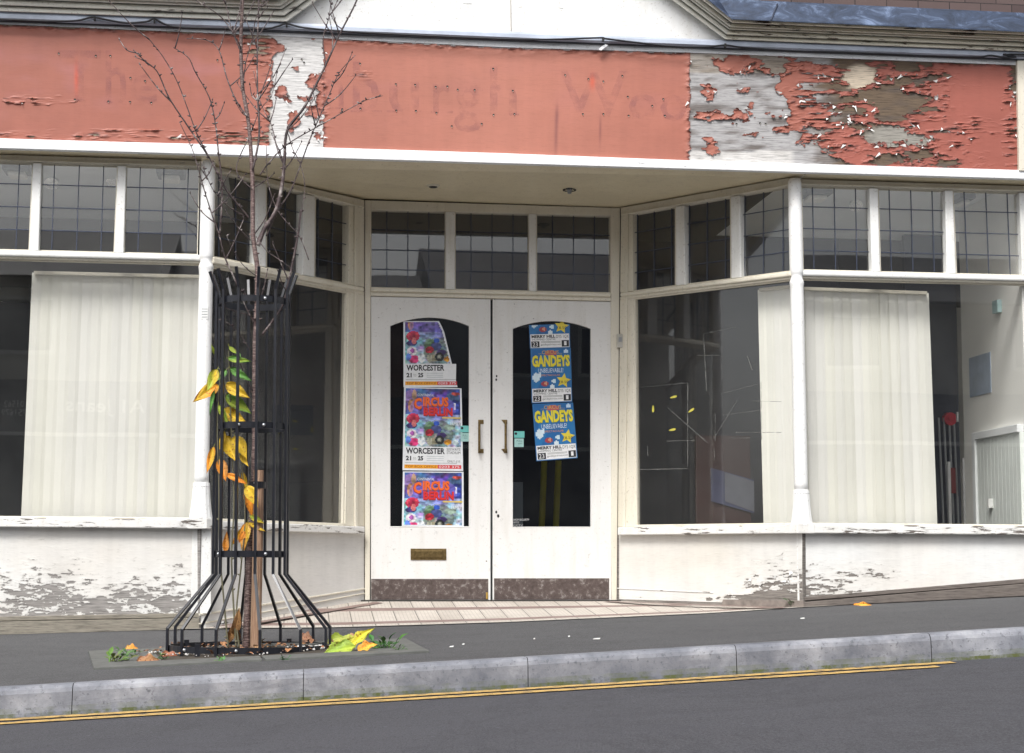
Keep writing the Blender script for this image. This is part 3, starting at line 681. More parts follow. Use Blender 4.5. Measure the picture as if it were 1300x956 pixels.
m = MB(); m.q(PB, [(783.6, 441), (790.8, 441), (791, 424), (783.8, 424)], .028, -.0); m.q(PB, [(785.5, 434), (789.5, 434), (789.5, 428), (785.5, 428)], .031, .0283, 1); P(m, 'door_bell', [plain('aged_plastic', (.5, .48, .43), .4), M_grey], bevel=.002)
m = MB(); m.q(PB, [(455, 768), (795, 768), (795, 761.8), (455, 761.8)], .012, -.12); P(m, 'threshold', plain('dark_threshold', (.05, .045, .04), .6))

# ------------------------------------------------------------ soffit, fascia, cornice
FO = .15
zs = [W(273, 211).z, W(463, 254, PB).z, W(787, 264, PB).z, W(1001, 226).z]
def zsoff(x): return float(np.interp(x, [W(273, 211).x, W(1001, 226).x], [sum(zs[:2])/2, sum(zs[2:])/2]))
m = MB(); a = W(XL0, 100).x; c = W(XR1, 100).x
yf = D-FO+.004
pts = [(a, yf), (W(270, 300).x-.0, yf), (W(1003, 300).x, yf), (c, yf)]
def zfront(x): 
    # underside height along the front, follows the fascia bottom edge
    xa, xc = W(0, 188, PF, FO).x, W(1300, 227, PF, FO).x; za, zc = W(0, 188, PF, FO).z, W(1300, 227, PF, FO).z
    return za+(zc-za)*(x-xa)/(xc-xa)
def zback(px): return W(px, headT(px)).z
# bay strips in front of the windows
m.poly([(a, yf, zfront(a)+.012), (W(256, 200).x, yf, zfront(W(256, 200).x)+.012), Vector(W(256, headT(256)))+Vector((0, .05, 0.004)), Vector((a, D+.05, zback(-500)))])
m.poly([(W(1018, 200).x, yf, zfront(W(1018, 200).x)+.012), (c, yf, zfront(c)+.012), Vector((c, D+.05, zback(1800))), Vector(W(1018, headT(1018)))+Vector((0, .05, 0.004))])
pf = [W(x, headT(x)) for x in (256, 1018)]
f0 = Vector((W(256, 200).x, yf, zfront(W(256, 200).x)+.012)); f3 = Vector((W(1018, 200).x, yf, zfront(W(1018, 200).x)+.012))
B0, B3 = W(455, 252.5, PB, -.03)+Vector((0, 0, 0)), W(795, 264.3, PB, -.03)
L0 = Vector((pf[0].x, D+.02, W(273, 210).z)); R0 = Vector((pf[1].x, D+.02, W(1001, 224.5).z))
m.poly([f0, f3, R0, L0]); m.poly([L0, R0, B3, B0])
P(m, 'soffit', M_soff, recalc=False)
# soffit light fittings
zc = (W(463, 254, PB).z+W(787, 264, PB).z)/2
def disc_fit(px, py, kind):
    z = zc-.004; p = hitZ(px, py, z)
    t = thing('downlight', p, 'round white downlight in the porch ceiling, left of the bare socket' if kind else 'bare broken downlight socket in the porch ceiling, right one', 'light fitting')
    m = MB()
    if kind:
        m.lathe([((p.x, p.y, z+.01), .04), ((p.x, p.y, z-.006), .042), ((p.x, p.y, z-.014), .034)], 20); m.build('bezel', M_cream, t)
        m = MB(); m.lathe([((p.x, p.y, z-.0145), .028), ((p.x, p.y, z-.018), .024)], 16); m.build('lamp', M_dark, t)
    else:
        for k in range(16):
            a0 = k/16*6.283; a1 = (k+.72)/16*6.283; m.tube([(p.x+.04*math.cos(a0), p.y+.04*math.sin(a0), z-.006), (p.x+.04*math.cos(a1), p.y+.04*math.sin(a1), z-.008)], .004, 5)
        m.build('ring', M_dark, t); m = MB(); m.lathe([((p.x, p.y, z+.005), .02), ((p.x, p.y, z-.03), .012)], 12); m.build('lamp_holder', M_grey, t)
disc_fit(550, 234.5, 1); disc_fit(723, 240, 0)
# fascia board
redT = lambda x: np.interp(x, [-500, 0, 330, 640, 870, 1290, 1800], [8, 30.5, 44.4, 59.8, 66.5, 82.5, 103])
redB = lambda x: np.interp(x, [-500, 0, 150, 330, 640, 875, 1290, 1800], [158, 175.5, 180, 184.5, 194.5, 203, 215.5, 232])
stB = Ln((0, 188), (1300, 227))
# timber behind the paint, grid with tones
PFF = Pl((0, D-FO, 0), (0, -1, 0))
nx, ny = 330, 45; X = np.linspace(XL0, XR1, nx)[:, None]*np.ones((1, ny)); T = np.array([redT(x)-6 for x in X[:, 0]]); B = np.array([redB(x)+3 for x in X[:, 0]])
Y = T[:, None]+(B-T)[:, None]*np.linspace(0, 1, ny)[None, :]
tone = np.ones((nx, ny, 3))*np.array(sr(172, 170, 170)[:3])
def blend(mask, col):
    global tone
    k = np.clip(mask, 0, 1)[..., None]; tone = tone*(1-k)+np.array(col)*k
blend((X < 600)*np.clip((X-335)/12, 0, 1), sr(212, 210, 208)[:3]); blend((X < 340)*1.0, sr(150, 136, 118)[:3]); blend(np.clip((X-1022+fbm(X/20, Y/10, 7)*40)/30, 0, 1), sr(104, 88, 72)[:3]); blend(np.clip(fbm(X/30, Y/6, 8, 4)*2.2, 0, .8)*(X > 876), sr(92, 82, 76)[:3])
blend(1-np.clip((np.hypot((X-1092)/24, (Y-98)/17)-.8)*4, 0, 1), sr(205, 190, 170)[:3])
blend(1-np.clip((np.hypot((X-1140)/45, (Y-175)/18)-.8)*3, 0, 1), sr(150, 146, 138)[:3])
blend((X > 876)*(X < 1010)*(Y < 92)*.6, sr(158, 146, 130)[:3]); blend((X > 876)*(X < 1010)*(Y > 192)*.8, sr(215, 212, 208)[:3])
Pt = grid_pts(PFF, X, Y, np.zeros_like(X)); idx = np.arange(nx*ny).reshape(nx, ny)
faces = np.stack([idx[:-1, 1:], idx[1:, 1:], idx[1:, :-1], idx[:-1, :-1]], -1).reshape(-1, 4)
me = bpy.data.meshes.new('fascia_board'); me.from_pydata(Pt.reshape(-1, 3).tolist(), [], faces.tolist()); me.materials.append(M_wood)
at_ = me.color_attributes.new('Col', 'FLOAT_COLOR', 'POINT'); c4 = np.ones((nx*ny, 4)); c4[:, :3] = tone.reshape(-1, 3); at_.data.foreach_set('color', c4.ravel().tolist())
fb = bpy.data.objects.new('fascia_board', me); COL.objects.link(fb); attach(fb, shop)
sm = fb.modifiers.new('thick', 'SOLIDIFY'); sm.thickness = .03; sm.offset = -1
def f_red(X, Y):
    n1 = fbm(X/26, Y/13, 71, 5, .6); n2 = fbm(X/9, Y/4.5, 81, 4, .6)
    f = np.full(X.shape, 60.0)
    mn = lambda v: np.minimum(f, v)
    # left bare band
    lb = 346+ (Y-110)*.10 - 14*np.exp(-((Y-170)/22)**2) + 10*np.exp(-((Y-60)/15)**2)
    d1 = np.maximum(lb - X, X-412.5)
    f = mn(np.where(X > 380, d1+n2*5.5+2, d1 + n1*20))
    isl = np.minimum.reduce([ell(X, Y, 398, 104, 11, 11), ell(X, Y, 372, 154, 9, 14), ell(X, Y, 398, 143, 12, 9), ell(X, Y, 377, 86, 5, 3.5), ell(X, Y, 397, 50, 4, 3), ell(X, Y, 358, 116, 9, 8), ell(X, Y, 408, 120, 6, 30), ell(X, Y, 388, 124, 10, 4), ell(X, Y, 404, 172, 7, 6), ell(X, Y, 352, 60, 10, 9), ell(X, Y, 366, 128, 8, 5)])
    f = np.where((X > 340) & (X < 414), np.maximum(f, -isl-1.5+n2*7), f)
    # right bare region
    rb = np.interp(Y.ravel(), [60, 85, 110, 135, 150, 165, 180, 192, 200, 215], [985, 1000, 990, 1000, 1005, 1003, 1022, 1035, 1060, 1080]).reshape(Y.shape)
    d2 = np.maximum(876-X, X-rb)
    f = np.minimum(f, np.where(X < 900, d2+n2*4, d2+n1*24+n2*10))
    isl = np.minimum.reduce([ell(X, Y, 930, 82, 34, 13), ell(X, Y, 899, 118, 10, 19), ell(X, Y, 905, 147, 22, 6), ell(X, Y, 945, 150, 20, 7), ell(X, Y, 990, 142, 16, 6), ell(X, Y, 953, 142, 5, 10), ell(X, Y, 903, 184, 10, 12), ell(X, Y, 1000, 165, 12, 7), ell(X, Y, 950, 112, 7, 3), ell(X, Y, 958, 168, 7, 3), ell(X, Y, 975, 88, 12, 3.5)])
    f = np.where((X > 880) & (X < 1012), np.maximum(f, -isl-1.5+n2*11+n1*7), f)
    # patches further right
    pats = [(1058, 76, 32, 6), (1092, 96, 20, 16), (1078, 82, 16, 10), (1122, 120, 34, 13), (1142, 104, 22, 8), (1150, 84, 14, 8), (1132, 140, 18, 16), (1155, 128, 24, 9), (1126, 172, 30, 13), (1150, 176, 24, 7), (1160, 196, 28, 7), (1128, 200, 18, 7), (1200, 205, 18, 4), (1075, 112, 10, 3), (1060, 130, 14, 3), (1052, 124, 14, 3), (1040, 112, 8, 2), (1173, 100, 18, 4), (1100, 74, 16, 4), (1142, 74, 12, 4), (1172, 79, 8, 5), (1072, 152, 10, 5), (1040, 166, 10, 2.5), (1082, 140, 14, 4), (1045, 190, 18, 3), (1290, 90, 5, 12), (1289, 115, 6, 10), (1168, 140, 16, 5), (1098, 160, 8, 3)]
    pt = np.minimum.reduce([ell(X, Y, *p) for p in pats])
    n3 = fbm(X/16, Y/4.2, 91, 5, .62)
    n4 = fbm(X/6, Y/2.6, 97, 3, .6); f = np.minimum(f, pt+n3*10+n4*5.5-.3)
    # scattered horizontal splits
    cr_ = fbm(X/20, Y/2.4, 95, 3, .5)
    wgt = np.zeros(X.shape)
    for (cx, cy, rx, ry, s_) in ((130, 172, 110, 6, .15), (300, 170, 50, 7, .18), (50, 127, 36, 5, .13), (330, 60, 14, 30, .3), (1060, 125, 60, 40, .30), (1130, 120, 50, 50, .20), (460, 96, 12, 4, .3), (1215, 165, 40, 14, .16), (1030, 178, 25, 14, .3), (320, 175, 30, 14, .3), (640, 205, 120, 6, .2), (1285, 160, 10, 40, .2)):
        wgt = np.maximum(wgt, s_*np.exp(-((X-cx)/rx)**2-((Y-cy)/ry)**2))
    f = np.minimum(f, (.40-wgt*1.35-cr_*.62)*14*1.6+ np.where(wgt < .02, 60, 0))
    # ragged borders
    f = np.minimum(f, (Y-np.interp(X.ravel(), np.arange(-500, 1801, 10.), [redT(v) for v in np.arange(-500, 1801, 10.)]).reshape(X.shape))-1.0+n2*2.2)
    return f
def c_red(X, Y, f):
    a = np.array((.37, .122, .083)); b_ = np.array((.47, .178, .124)); c_ = np.array((.35, .102, .073))
    k = np.clip(1-np.abs(X-640)/330, 0, 1)[..., None]; col = a*(1-k)+b_*k
    k = np.clip((X-1000)/80, 0, 1)[..., None]; col = col*(1-k)+c_*k
    n = fbm(X/70, Y/40, 101, 4)[..., None]; col = col*(1+.07*n)
    # purple faded smudges round the old letters
    sm = np.clip(fbm(X/45, Y/22, 103, 3)*1.6, 0, 1)*np.exp(-((Y-(95+X*.035))/38)**2)*np.clip(1-np.maximum(X-880, 0)/40, 0, 1)
    sm = sm*np.where(X < 290, .55, .15); col = col*(1-sm[..., None])+np.array((.40, .15, .15))*sm[..., None]
    for (cx, cy, rx, ry) in ((707, 148, 2.2, 14), (706, 172, 2.2, 26), (1085, 148, 1.5, 14), (762, 165, 1.5, 18)):
        s_ = np.exp(-((X-cx-(Y-cy)*-.02)/rx)**2-((Y-cy)/ry)**2)[..., None]*.6; col = col*(1-s_)+np.array((.19, .06, .06))*s_
    for (cx, cy, rx, ry) in ((97, 100, 2.5, 18), (752, 104, 3.5, 9)):
        s_ = np.exp(-((X-cx)/rx)**2-((Y-cy)/ry)**2)[..., None]*.8; col = col*(1-s_)+np.array((.60, .10, .05))*s_
    e = (np.clip(1-f/3.4, 0, 1)**.8*np.clip(fbm(X/8, Y/5, 105, 2)*.8+.8, 0, 1))[..., None]  # dark undercoat at the broken edge, plus its shadow put into the colour
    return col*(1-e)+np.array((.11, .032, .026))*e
M_red = colpaint('faded_red_paint_film', .55, True, (.80, .79, .77))
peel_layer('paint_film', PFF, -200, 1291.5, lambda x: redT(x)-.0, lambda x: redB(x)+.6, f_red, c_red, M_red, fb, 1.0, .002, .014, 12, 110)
# far extension of the fascia beyond the frame
m = MB(); m.q(PFF, [(XL0, redB(XL0)), (-200.5, redB(-200)), (-200.5, redT(-200)), (XL0, redT(XL0))], .002, .0003, 0, (.45, .13, .09)); m.build('paint_film', M_red, fb)
m = MB(); m.q(PFF, [(1327.5, redB(1327)), (XR1, redB(XR1)), (XR1, redT(XR1)), (1327.5, redT(1327))], .002, .0003, 0, (.36, .105, .075)); m.build('paint_film', M_red, fb)
# fascia strips
m = MB(); m.q(PFF, [(XL0, stB(XL0)), (XR1, stB(XR1)), (XR1, redB(XR1)), (1290, redB(1290)+.2), (875, redB(875)+.5), (640, redB(640)), (330, redB(330)), (150, redB(150)), (0, redB(0)), (XL0, redB(XL0))], .02, -.03); P(m, 'fascia_strip', M_strip, bevel=.003)
m = MB(); mm_ = redT; m.q(PFF, [(XL0, redT(XL0)+.5), (0, redT(0)), (330, redT(330)), (640, redT(640)), (870, redT(870)), (1290, redT(1290)), (XR1, redT(XR1)), (XR1, redT(XR1)-7), (870, 59.5), (640, 51), (330, 38.5), (0, 26), (XL0, 2)], .0055, -.01); P(m, 'top_fillet', M_strip, recalc=True)
m = MB(); m.member(PFF, lambda x: redT(x)-6, lambda x: redB(x)+1, Vn((1291.5, 80), (1294, 215)), Vn((1325, 80), (1327, 215)), .03, .0005); P(m, 'fascia_end_block', M_cream, bevel=.003)
# grey-blue sheet behind the cable
gTl = Ln((0, 14.5), (1300, 66)); gBl = lambda x: np.interp(x, [-500, 0, 330, 640, 1300, 1800], [6, 26, 37.2, 50, 75, 94])
m = MB()
xsx = np.linspace(XL0, XR1, 120)
for x0_, x1_ in zip(xsx[:-1], xsx[1:]):
    prof = [(0, .040), (.25, .044), (.7, .046), (1.0, .034)]
    pa = [W(x0_, gTl(x0_)+(gBl(x0_)-gTl(x0_))*t, PFF, o_) for t, o_ in prof]; pc = [W(x1_, gTl(x1_)+(gBl(x1_)-gTl(x1_))*t, PFF, o_) for t, o_ in prof]
    for k in range(3): m.poly([pa[k+1], pc[k+1], pc[k], pa[k]])
sheetm = plain('grey_blue_lead_apron', sr(170, 178, 192)[:3], .45, .22, 5, .2)
P(m, 'apron_flashing', sheetm, recalc=False)
# dark strip under the apron: shade of the gap put into colour
m = MB(); m.member(PFF, lambda x: gBl(x)+.2, lambda x: gBl(x)+1.2, XL0, XR1, .03, .0); P(m, 'apron_gap_strip', plain('apron_gap_shade', (.03, .035, .045), .6))
# cornice ribbons
def ribbon(m, lst, n=24):                    # lst: [(ptA_px, ptB_px, offset)]
    for (a0, b0, o0), (a1, b1, o1) in zip(lst[:-1], lst[1:]):
        for k in range(n):
            t0, t1 = k/n, (k+1)/n
            L2 = lambda a, b_, t: (a[0]+(b_[0]-a[0])*t, a[1]+(b_[1]-a[1])*t)
            m.poly([W(*L2(a0, b0, t0), PFF, o0), W(*L2(a0, b0, t1), PFF, o0), W(*L2(a1, b1, t1), PFF, o1), W(*L2(a1, b1, t0), PFF, o1)])
# profile as fraction of width: 0 = bottom edge, 1 = top edge
CP = [(0, .0), (0, .055), (.03, .062), (.19, .050), (.205, .02), (.235, .02), (.24, .078), (.27, .082), (.44, .066), (.455, .04), (.485, .04), (.49, .100), (.53, .104), (.60, .096), (.61, .125), (.64, .128), (.77, .112), (.785, .09), (.815, .09), (.82, .170), (.85, .176), (.93, .170), (.94, .19), (1.0, .186), (1.0, .0)]
m = MB()
xa, xc = XL0, 362.5
bl = lambda x: 14.5+(27.8-14.5)*x/362
tl = lambda x: bl(x)-34-(0)*x
# joint line leans: bottom (364,28.6) top (348,-8)
ribbon(m, [((XL0, bl(XL0)-34*t), (364-14*t, 28.2-34*t-.3), o_) for t, o_ in CP]); P(m, 'cornice', M_corn, recalc=False)
m = MB(); AP = (632, -165)
ribbon(m, [((364-14*t, 28.2-34*t), (AP[0], AP[1]-42*t+((28.6-0)*0)), o_) for t, o_ in CP]); 
ribbon(m, [((AP[0], AP[1]-42*t), (920+11*t, 50-26*t), o_) for t, o_ in CP]); P(m, 'raking_cornice', M_corn, recalc=False)
m = MB(); b0 = (920, 50.2)
ribbon(m, [((920+11*t, 50.2-26*t), (XR1, 50.2+(XR1-920)*.0405-26*t), o_) for t, o_ in CP], 40); P(m, 'weathered_cornice', M_cornR, recalc=False)
m = MB(); m.prism([W(x, y, PFF, .004) for x, y in ((355, 29), (932, 52), AP)], Vector((0, .06, 0))); P(m, 'tympanum', M_tymp)
m = MB(); m.prism([W(x, y, PFF, .010) for x, y in ((648.4, 38), (649.4, 38), (647.5, -60), (646.5, -60))], Vector((0, .008, 0))); P(m, 'tympanum_joint', plain('joint_line', (.45, .42, .38), .7))
# lead flashing and roof tiles / bricks at top right
ln_ = N('weathered_lead'); lc = ln_.ramp(ln_.noise(5, 7, .7, stretch=(1, 1, 2.2), dist=1), [(.3, sr(34, 40, 52)), (.52, sr(58, 70, 92)), (.68, sr(112, 128, 156))]); ln_.col(lc); ln_.set(Roughness=.45, Metallic=.3); ln_.bump(ln_.noise(14, 4), .3, .01)
lt = lambda x: 24+(x-931)*.0425
m = MB(); ribbon(m, [((906, -1), (931, lt(931)+1), .26), ((960, -16), (960, -6), .12)] if 0 else [((929, 24.5), (XR1, lt(XR1)+1.5), .20), ((928, 23.5), (XR1, lt(XR1)-1), .20), ((912, -2), (XR1, lt(XR1)-21), .13)], 40)
ribbon(m, [((929, 24.5), (AP[0]+10, AP[1]-48), .20), ((912, -2), (AP[0]+10, AP[1]-70), .13)], 12)
P(m, 'lead_flashing', ln_.m, recalc=False)
m = MB(); m.tube([W(979, 25.5, PFF, .20), W(987, 5, PFF, .15)], .006, 6); P(m, 'lead_seam', M_lead)
bn = N('brown_brick'); sx = bn.n('ShaderNodeSeparateXYZ'); bn.l(bn.pos, sx.inputs[0]); cx_ = bn.n('ShaderNodeCombineXYZ'); bn.l(sx.outputs[0], cx_.inputs[0])
ad = bn.n('ShaderNodeMath', operation='MULTIPLY_ADD'); ad.inputs[1].default_value = .035; bn.l(sx.outputs[0], ad.inputs[0]); bn.l(sx.outputs[2], ad.inputs[2])
bn.l(sx.outputs[2], cx_.inputs[1]); bc, bfac = brick(bn, 4.9, .015, sr(96, 80, 78), sr(76, 62, 62), sr(30, 27, 28), .5, 1.0, .36, cx_.outputs[0])
bn.col(bn.mix(bn.ramp(bn.noise(14, 6, .7), [(.4, g(0)), (.75, g(.5))]), bc, sr(84, 70, 68))); bn.set(Roughness=.85); bn.bump(bfac, -.5, .008); M_brick = bn.m
m = MB(); m.box((W(-500, 0).x, D+.02, W(-500, -40).z-.6), (W(1800, 0).x, D+.3, W(600, -700).z)); P(m, 'upper_wall', M_brick)
m = MB(); m.prism([W(x, y, PFF, .10) for x, y in ((905, 1.0), (XR1, 18+(XR1-1300)*.044), (XR1, -90), (820, -90))], Vector((0, .20, 0))); P(m, 'brick_course', M_brick)
# side and back walls, interior
xa, xc = W(-500, 500).x, W(1800, 500).x
zfl, zcl = -.05, 3.0
ztop = W(0, 206).z
# interior ceiling just above glass tops
zce = W(0, 196).z+.05; 
m = MB(); m.poly([(xa, D+.06, zce), (xc, D+.06, zce), (xc, 12.9, zce), (xa, 12.9, zce)]); 
P(m, 'interior_ceiling', M_iceil, recalc=False)
M_dk = plain('dark_interior_shade', (.035, .036, .042), .6, .15, 2)  # shade of the unlit rear room put into the ceiling colour
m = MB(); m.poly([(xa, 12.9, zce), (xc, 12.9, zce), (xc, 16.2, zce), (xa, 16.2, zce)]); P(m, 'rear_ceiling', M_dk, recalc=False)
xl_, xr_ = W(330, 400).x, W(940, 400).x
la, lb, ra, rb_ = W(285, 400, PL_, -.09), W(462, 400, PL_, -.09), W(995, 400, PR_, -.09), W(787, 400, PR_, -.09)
m = MB(); m.prism([(p[0], p[1], zce-.06) for p in ((la.x, la.y), (lb.x, DB+.1), (rb_.x, DB+.1), (ra.x, ra.y), (ra.x, DB+1.2), (la.x, DB+1.2))], Vector((0, 0, .05))); P(m, 'lobby_shade_sheet', M_dk)  # low dark sheet added to keep the panes above the doors dark
m = MB(); m.poly([(xa, D+.08, zfl), (xc, D+.08, zfl), (xc, 16.2, zfl), (xa, 16.2, zfl)]); P(m, 'interior_floor', M_ifloor, recalc=False)
xw = W(1306, 500).x; m = MB()
m.box((xa, 16.2, zfl), (xc, 16.3, zce)); m.box((xa-.1, D, -1.2), (xa, 16.3, zce+2)); m.box((xc, D, -1.2), (xc+.1, 16.3, zce+2)); P(m, 'interior_wall', M_iwall)
m = MB(); yw = 11.8; m.box((xw, D+.06, zfl), (xw+.08, yw, zce-.002)); P(m, 'partition_wall', M_iwall)
# backing above the fascia
m = MB(); m.box((xa, D-FO+.035, W(0, 190).z), (xc, D+.02, W(0, -60).z)); P(m, 'lintel', M_dark)
# low backing behind risers: keeps light out
m = MB(); zr = W(600, 690).z
for a, c in ((W(-500, 600).x, W(262, 600).x), (W(1013, 600).x, W(1800, 600).x)): m.box((a, D+.07, -1.2), (c, D+.12, W(0, 668).z))
P(m, 'riser_backing', M_dark)
# cupboard door on the partition
def onX(px, py, xw): d = ray(px, py); return CAM+d*(xw/d.x)
m = MB(); c0 = onX(1236, 560, xw-.03); c1 = onX(1300, 540, xw-.03); z0 = onX(1236, 548, xw-.03).z
ypos = [c0.y, D+.1]
kb = MB(); fr_ = MB()
Y0, Y1 = D+.09, c0.y; zt0 = onX(1240, 549, xw-.03).z
nb = 12
for k in range(nb):
    a = Y0+(Y1-.05-Y0)*k/nb; c = Y0+(Y1-.05-Y0)*(k+1)/nb-.004; kb.box((xw-.03, a, zfl), (xw-.001, c, zt0-.05))
cup = P(fr_ if 0 else kb, 'cupboard_door', plain('pale_green_board', (.80, .84, .80), .5, .06, 4))
fr_.box((xw-.045, Y1-.05, zfl), (xw-.001, Y1, zt0)); fr_.box((xw-.045, Y0, zt0-.05), (xw-.001, Y1-.05, zt0)); fr_.build('door_frame', M_iceil, cup, bevel=.003)
p = onX(1256, 639, xw-.05); m = MB(); m.box((xw-.06, p.y-.012, p.z-.03), (xw-.031, p.y+.012, p.z+.03)); m.build('latch', M_white, cup)

exec_more = True
# ------------------------------------------------------------ interior things
def itag(m, name, mat, label, cat, group=None, **k): return tag(m.build(name, mat, None, **k), label, cat, group)
# vertical blinds: louvres hanging behind the glass
bnm = N('blind_fabric'); at_b = bnm.n('ShaderNodeAttribute'); at_b.attribute_name = 'Col'
bnm.col(bnm.mix(1.0, at_b.outputs['Color'], bnm.ramp(bnm.noise(2, 3), [(.3, g(.93)), (.7, g(1))]), 'MULTIPLY')); bnm.set(Roughness=.8)
M_blind = bnm.m
def blind(pl, xl, xr, top, bot, n, label, seed, dep=-.16, notch=()):
    rs = random.Random(seed); pa, pc = W(C(xl)(500), 500, pl, dep), W(C(xr)(500), 500, pl, dep)
    t = thing('vertical_blind', (pa+pc)/2, label, 'blind')
    for k in range(n):
        m = MB(); f0_, f1_ = k/n, (k+1)/n; e = .55/n
        tw = rs.uniform(-.003, .003); cc = rs.uniform(.95, 1.03); base = (.80*cc, .79*cc, .73*cc+rs.uniform(-.02, .02))
        q = []
        for fr2, o_ in ((f0_-e*.3, dep+.004+tw), (f0_+.5/n, dep+.0035), (f1_+e*.3, dep-.004-tw)):
            vx = lambda y, fr2=fr2: C(xl)(y)+(C(xr)(y)-C(xl)(y))*fr2
            q.append((W(*X_(top, vx), pl, o_), W(*X_(bot, vx), pl, o_)))
        for (a, b_), (c, d_) in zip(q[:-1], q[1:]): m.prism([b_, d_, c, a], pl.n*-.0012, 0, base)
        m.build('louvre', M_blind, t)
    m = MB(); y0 = lambda x: C(top)(x)-2.2
    m.member(pl, y0, lambda x: C(top)(x)+1.6, xl, xr, dep+.03, dep-.03); m.build('head_track', M_cream, t)
    return t
blind(PF, Vn((43, 345), (29, 657)), Vn((262, 345), (255, 657)), Ln((43, 346), (250, 351)), Ln((30, 663), (250, 664)), 17, 'cream vertical blind closed behind the left shop window', 3)
blind(PF, Vn((1012, 365), (1018, 660)), Vn((1177, 370), (1188, 665)), Ln((1012, 366), (1177, 372)), Ln((1018, 671), (1188, 672)), 14, 'cream vertical blind closed behind the right shop window', 5)
blind(PR_, Vn((963.5, 368), (971, 668)), Vn((1003, 365), (1011, 668)), Ln((963, 368), (1003, 364)), Ln((970, 671), (1012, 670)), 4, 'narrow cream vertical blind at the column end of the right splayed window', 8, -.12)
# ceiling fittings seen through the leaded panes
zf = zce-.045
def strip_light(a, b_, label):
    p, q_ = hitZ(*a, zf), hitZ(*b_, zf); c = (p+q_)/2; hw = abs(q_.x-p.x)/2
    t = thing('ceiling_light', c, label, 'ceiling light')
    m = MB(); m.box((c.x-hw, c.y-.10, zf), (c.x+hw, c.y+.10, zce-.003)); m.build('housing', M_grey, t, bevel=.008)
    m = MB(); m.box((c.x-hw+.03, c.y-.07, zf-.03), (c.x+hw-.03, c.y+.07, zf-.001)); m.build('diffuser', M_iwall, t, bevel=.01)
strip_light((5, 219), (40, 220), 'grey strip light on the ceiling behind the leftmost leaded pane')
strip_light((199, 223), (235, 226), 'grey strip light on the ceiling behind the leaded pane beside the left column')
strip_light((1018, 249), (1052, 250), 'grey strip light on the ceiling behind the leaded pane right of the right column')
strip_light((1213, 255), (1232, 256), 'small grey strip light on the ceiling near the right edge')
def spot(px, py, label):
    p = hitY(px, py, D+.9); t = thing('spotlight', p, label, 'spotlight'); zt_ = zce
    m = MB(); m.tube([(p.x, p.y, p.z), (p.x, p.y, zt_-.003)], .012, 8); m.build('stem', M_grey, t)
    m = MB(); m.tube([(p.x+.01, p.y+.05, p.z+.03), (p.x, p.y-.02, p.z), (p.x-.005, p.y-.06, p.z-.035)], [.028, .034, .046], 14); m.build('lamp_head', M_chrome, t, smooth=False)
spot(68, 229, 'chrome spotlight hanging behind the second leaded pane from the left'); spot(1084, 257, 'chrome spotlight hanging behind the leaded pane right of the right column'); spot(146, 226, 'small chrome spotlight close to the second mullion from the left')
spot(1281, 262, 'small chrome spotlight behind the last leaded pane at the right edge')
# objects beyond the blind, right
def ybox(px0, py0, px1, py1, Y, dep, name, mat, label, cat, **k):
    a, b_ = hitY(px0, py1, Y), hitY(px1, py0, Y); m = MB(); m.box((a.x, Y, a.z), (b_.x, Y+dep, b_.z)); return itag(m, name, mat, label, cat, **k)
yk = 12.6
p = hitY(1207, 531, yk); m = MB(); m.tube([(p.x, yk, p.z-.005), (p.x, yk+.06, p.z)], .048, 16); m.tube([(p.x, yk-.01, p.z), (p.x, yk-.0005, p.z)], .02, 10)
itag(m, 'alarm_bell', plain('red_enamel', (.5, .02, .04), .35), 'red round alarm bell against the dark screen inside the right window', 'alarm bell')
for k, px in enumerate((1193, 1199.5, 1206, 1212)):
    m = MB(); a, b_ = hitY(px+6, 664, yk), hitY(px, 530, yk); m.tube([(a.x, yk+.02, a.z), (b_.x, yk+.02, b_.z)], .008, 8)
    tag(m.build('conduit', M_grey), ('leftmost', 'second from left', 'third from left', 'rightmost')[k]+' of four thin grey pipes inside the right window', 'pipe', 'parallel grey pipes inside the right window')
m = MB(); a, b_ = hitY(1228, 664, 12.45), hitY(1224, 582, 12.45); m.box((b_.x-.012, 12.45, zfl), (b_.x+.012, 12.47, b_.z)); itag(m, 'door_post', M_white, 'slim white post just left of the pale cupboard door', 'post')
m = MB(); a, b_ = hitY(1208, 664, 12.5), hitY(1205, 586, 12.5); m.box((b_.x-.01, 12.5, zfl), (b_.x+.01, 12.52, b_.z)); itag(m, 'door_post', M_white, 'slim white post in front of the grey pipes', 'post')
ybox(1208, 594, 1213, 626, 12.53, .03, 'wall_box', plain('dark_red_box', (.25, .04, .04), .5), 'dark red box low on the wall behind the right window', 'box')
ybox(1226, 598, 1233, 613, 12.46, .03, 'wall_sign', plain('orange_sign_print', (.55, .14, .06), .5), 'small orange notice beside the pale cupboard door', 'sign')
m = MB(); a = hitY(1216, 530, 12.4); m.box((a.x-.006, 12.4, a.z-.03), (a.x+.006, 12.42, a.z+.04)); itag(m, 'light_switch', M_white, 'narrow white switch right of the red alarm bell', 'switch')
# dark screens added for the unlit depth behind the right and left windows
m = MB(); a = hitY(1150, 400, 12.65); m.box((a.x, 12.65, zfl), (xw+.3, 12.7, zce-.003)); m2 = MB(); m2.box((xa+.1, 12.2, zfl), (W(30, 500).x+.25, 12.25, 2.2)); P(m2, 'dark_screen', plain('dark_screen_shade', (.03, .032, .035), .6)); P(m, 'dark_screen', plain('dark_blue_screen_shade', (.03, .035, .055), .5))
p = onX(1249, 430, xw); m = MB(); m.box((xw-.004, p.y-.0, p.z-.0), (xw, p.y+.001, p.z+.001)) 
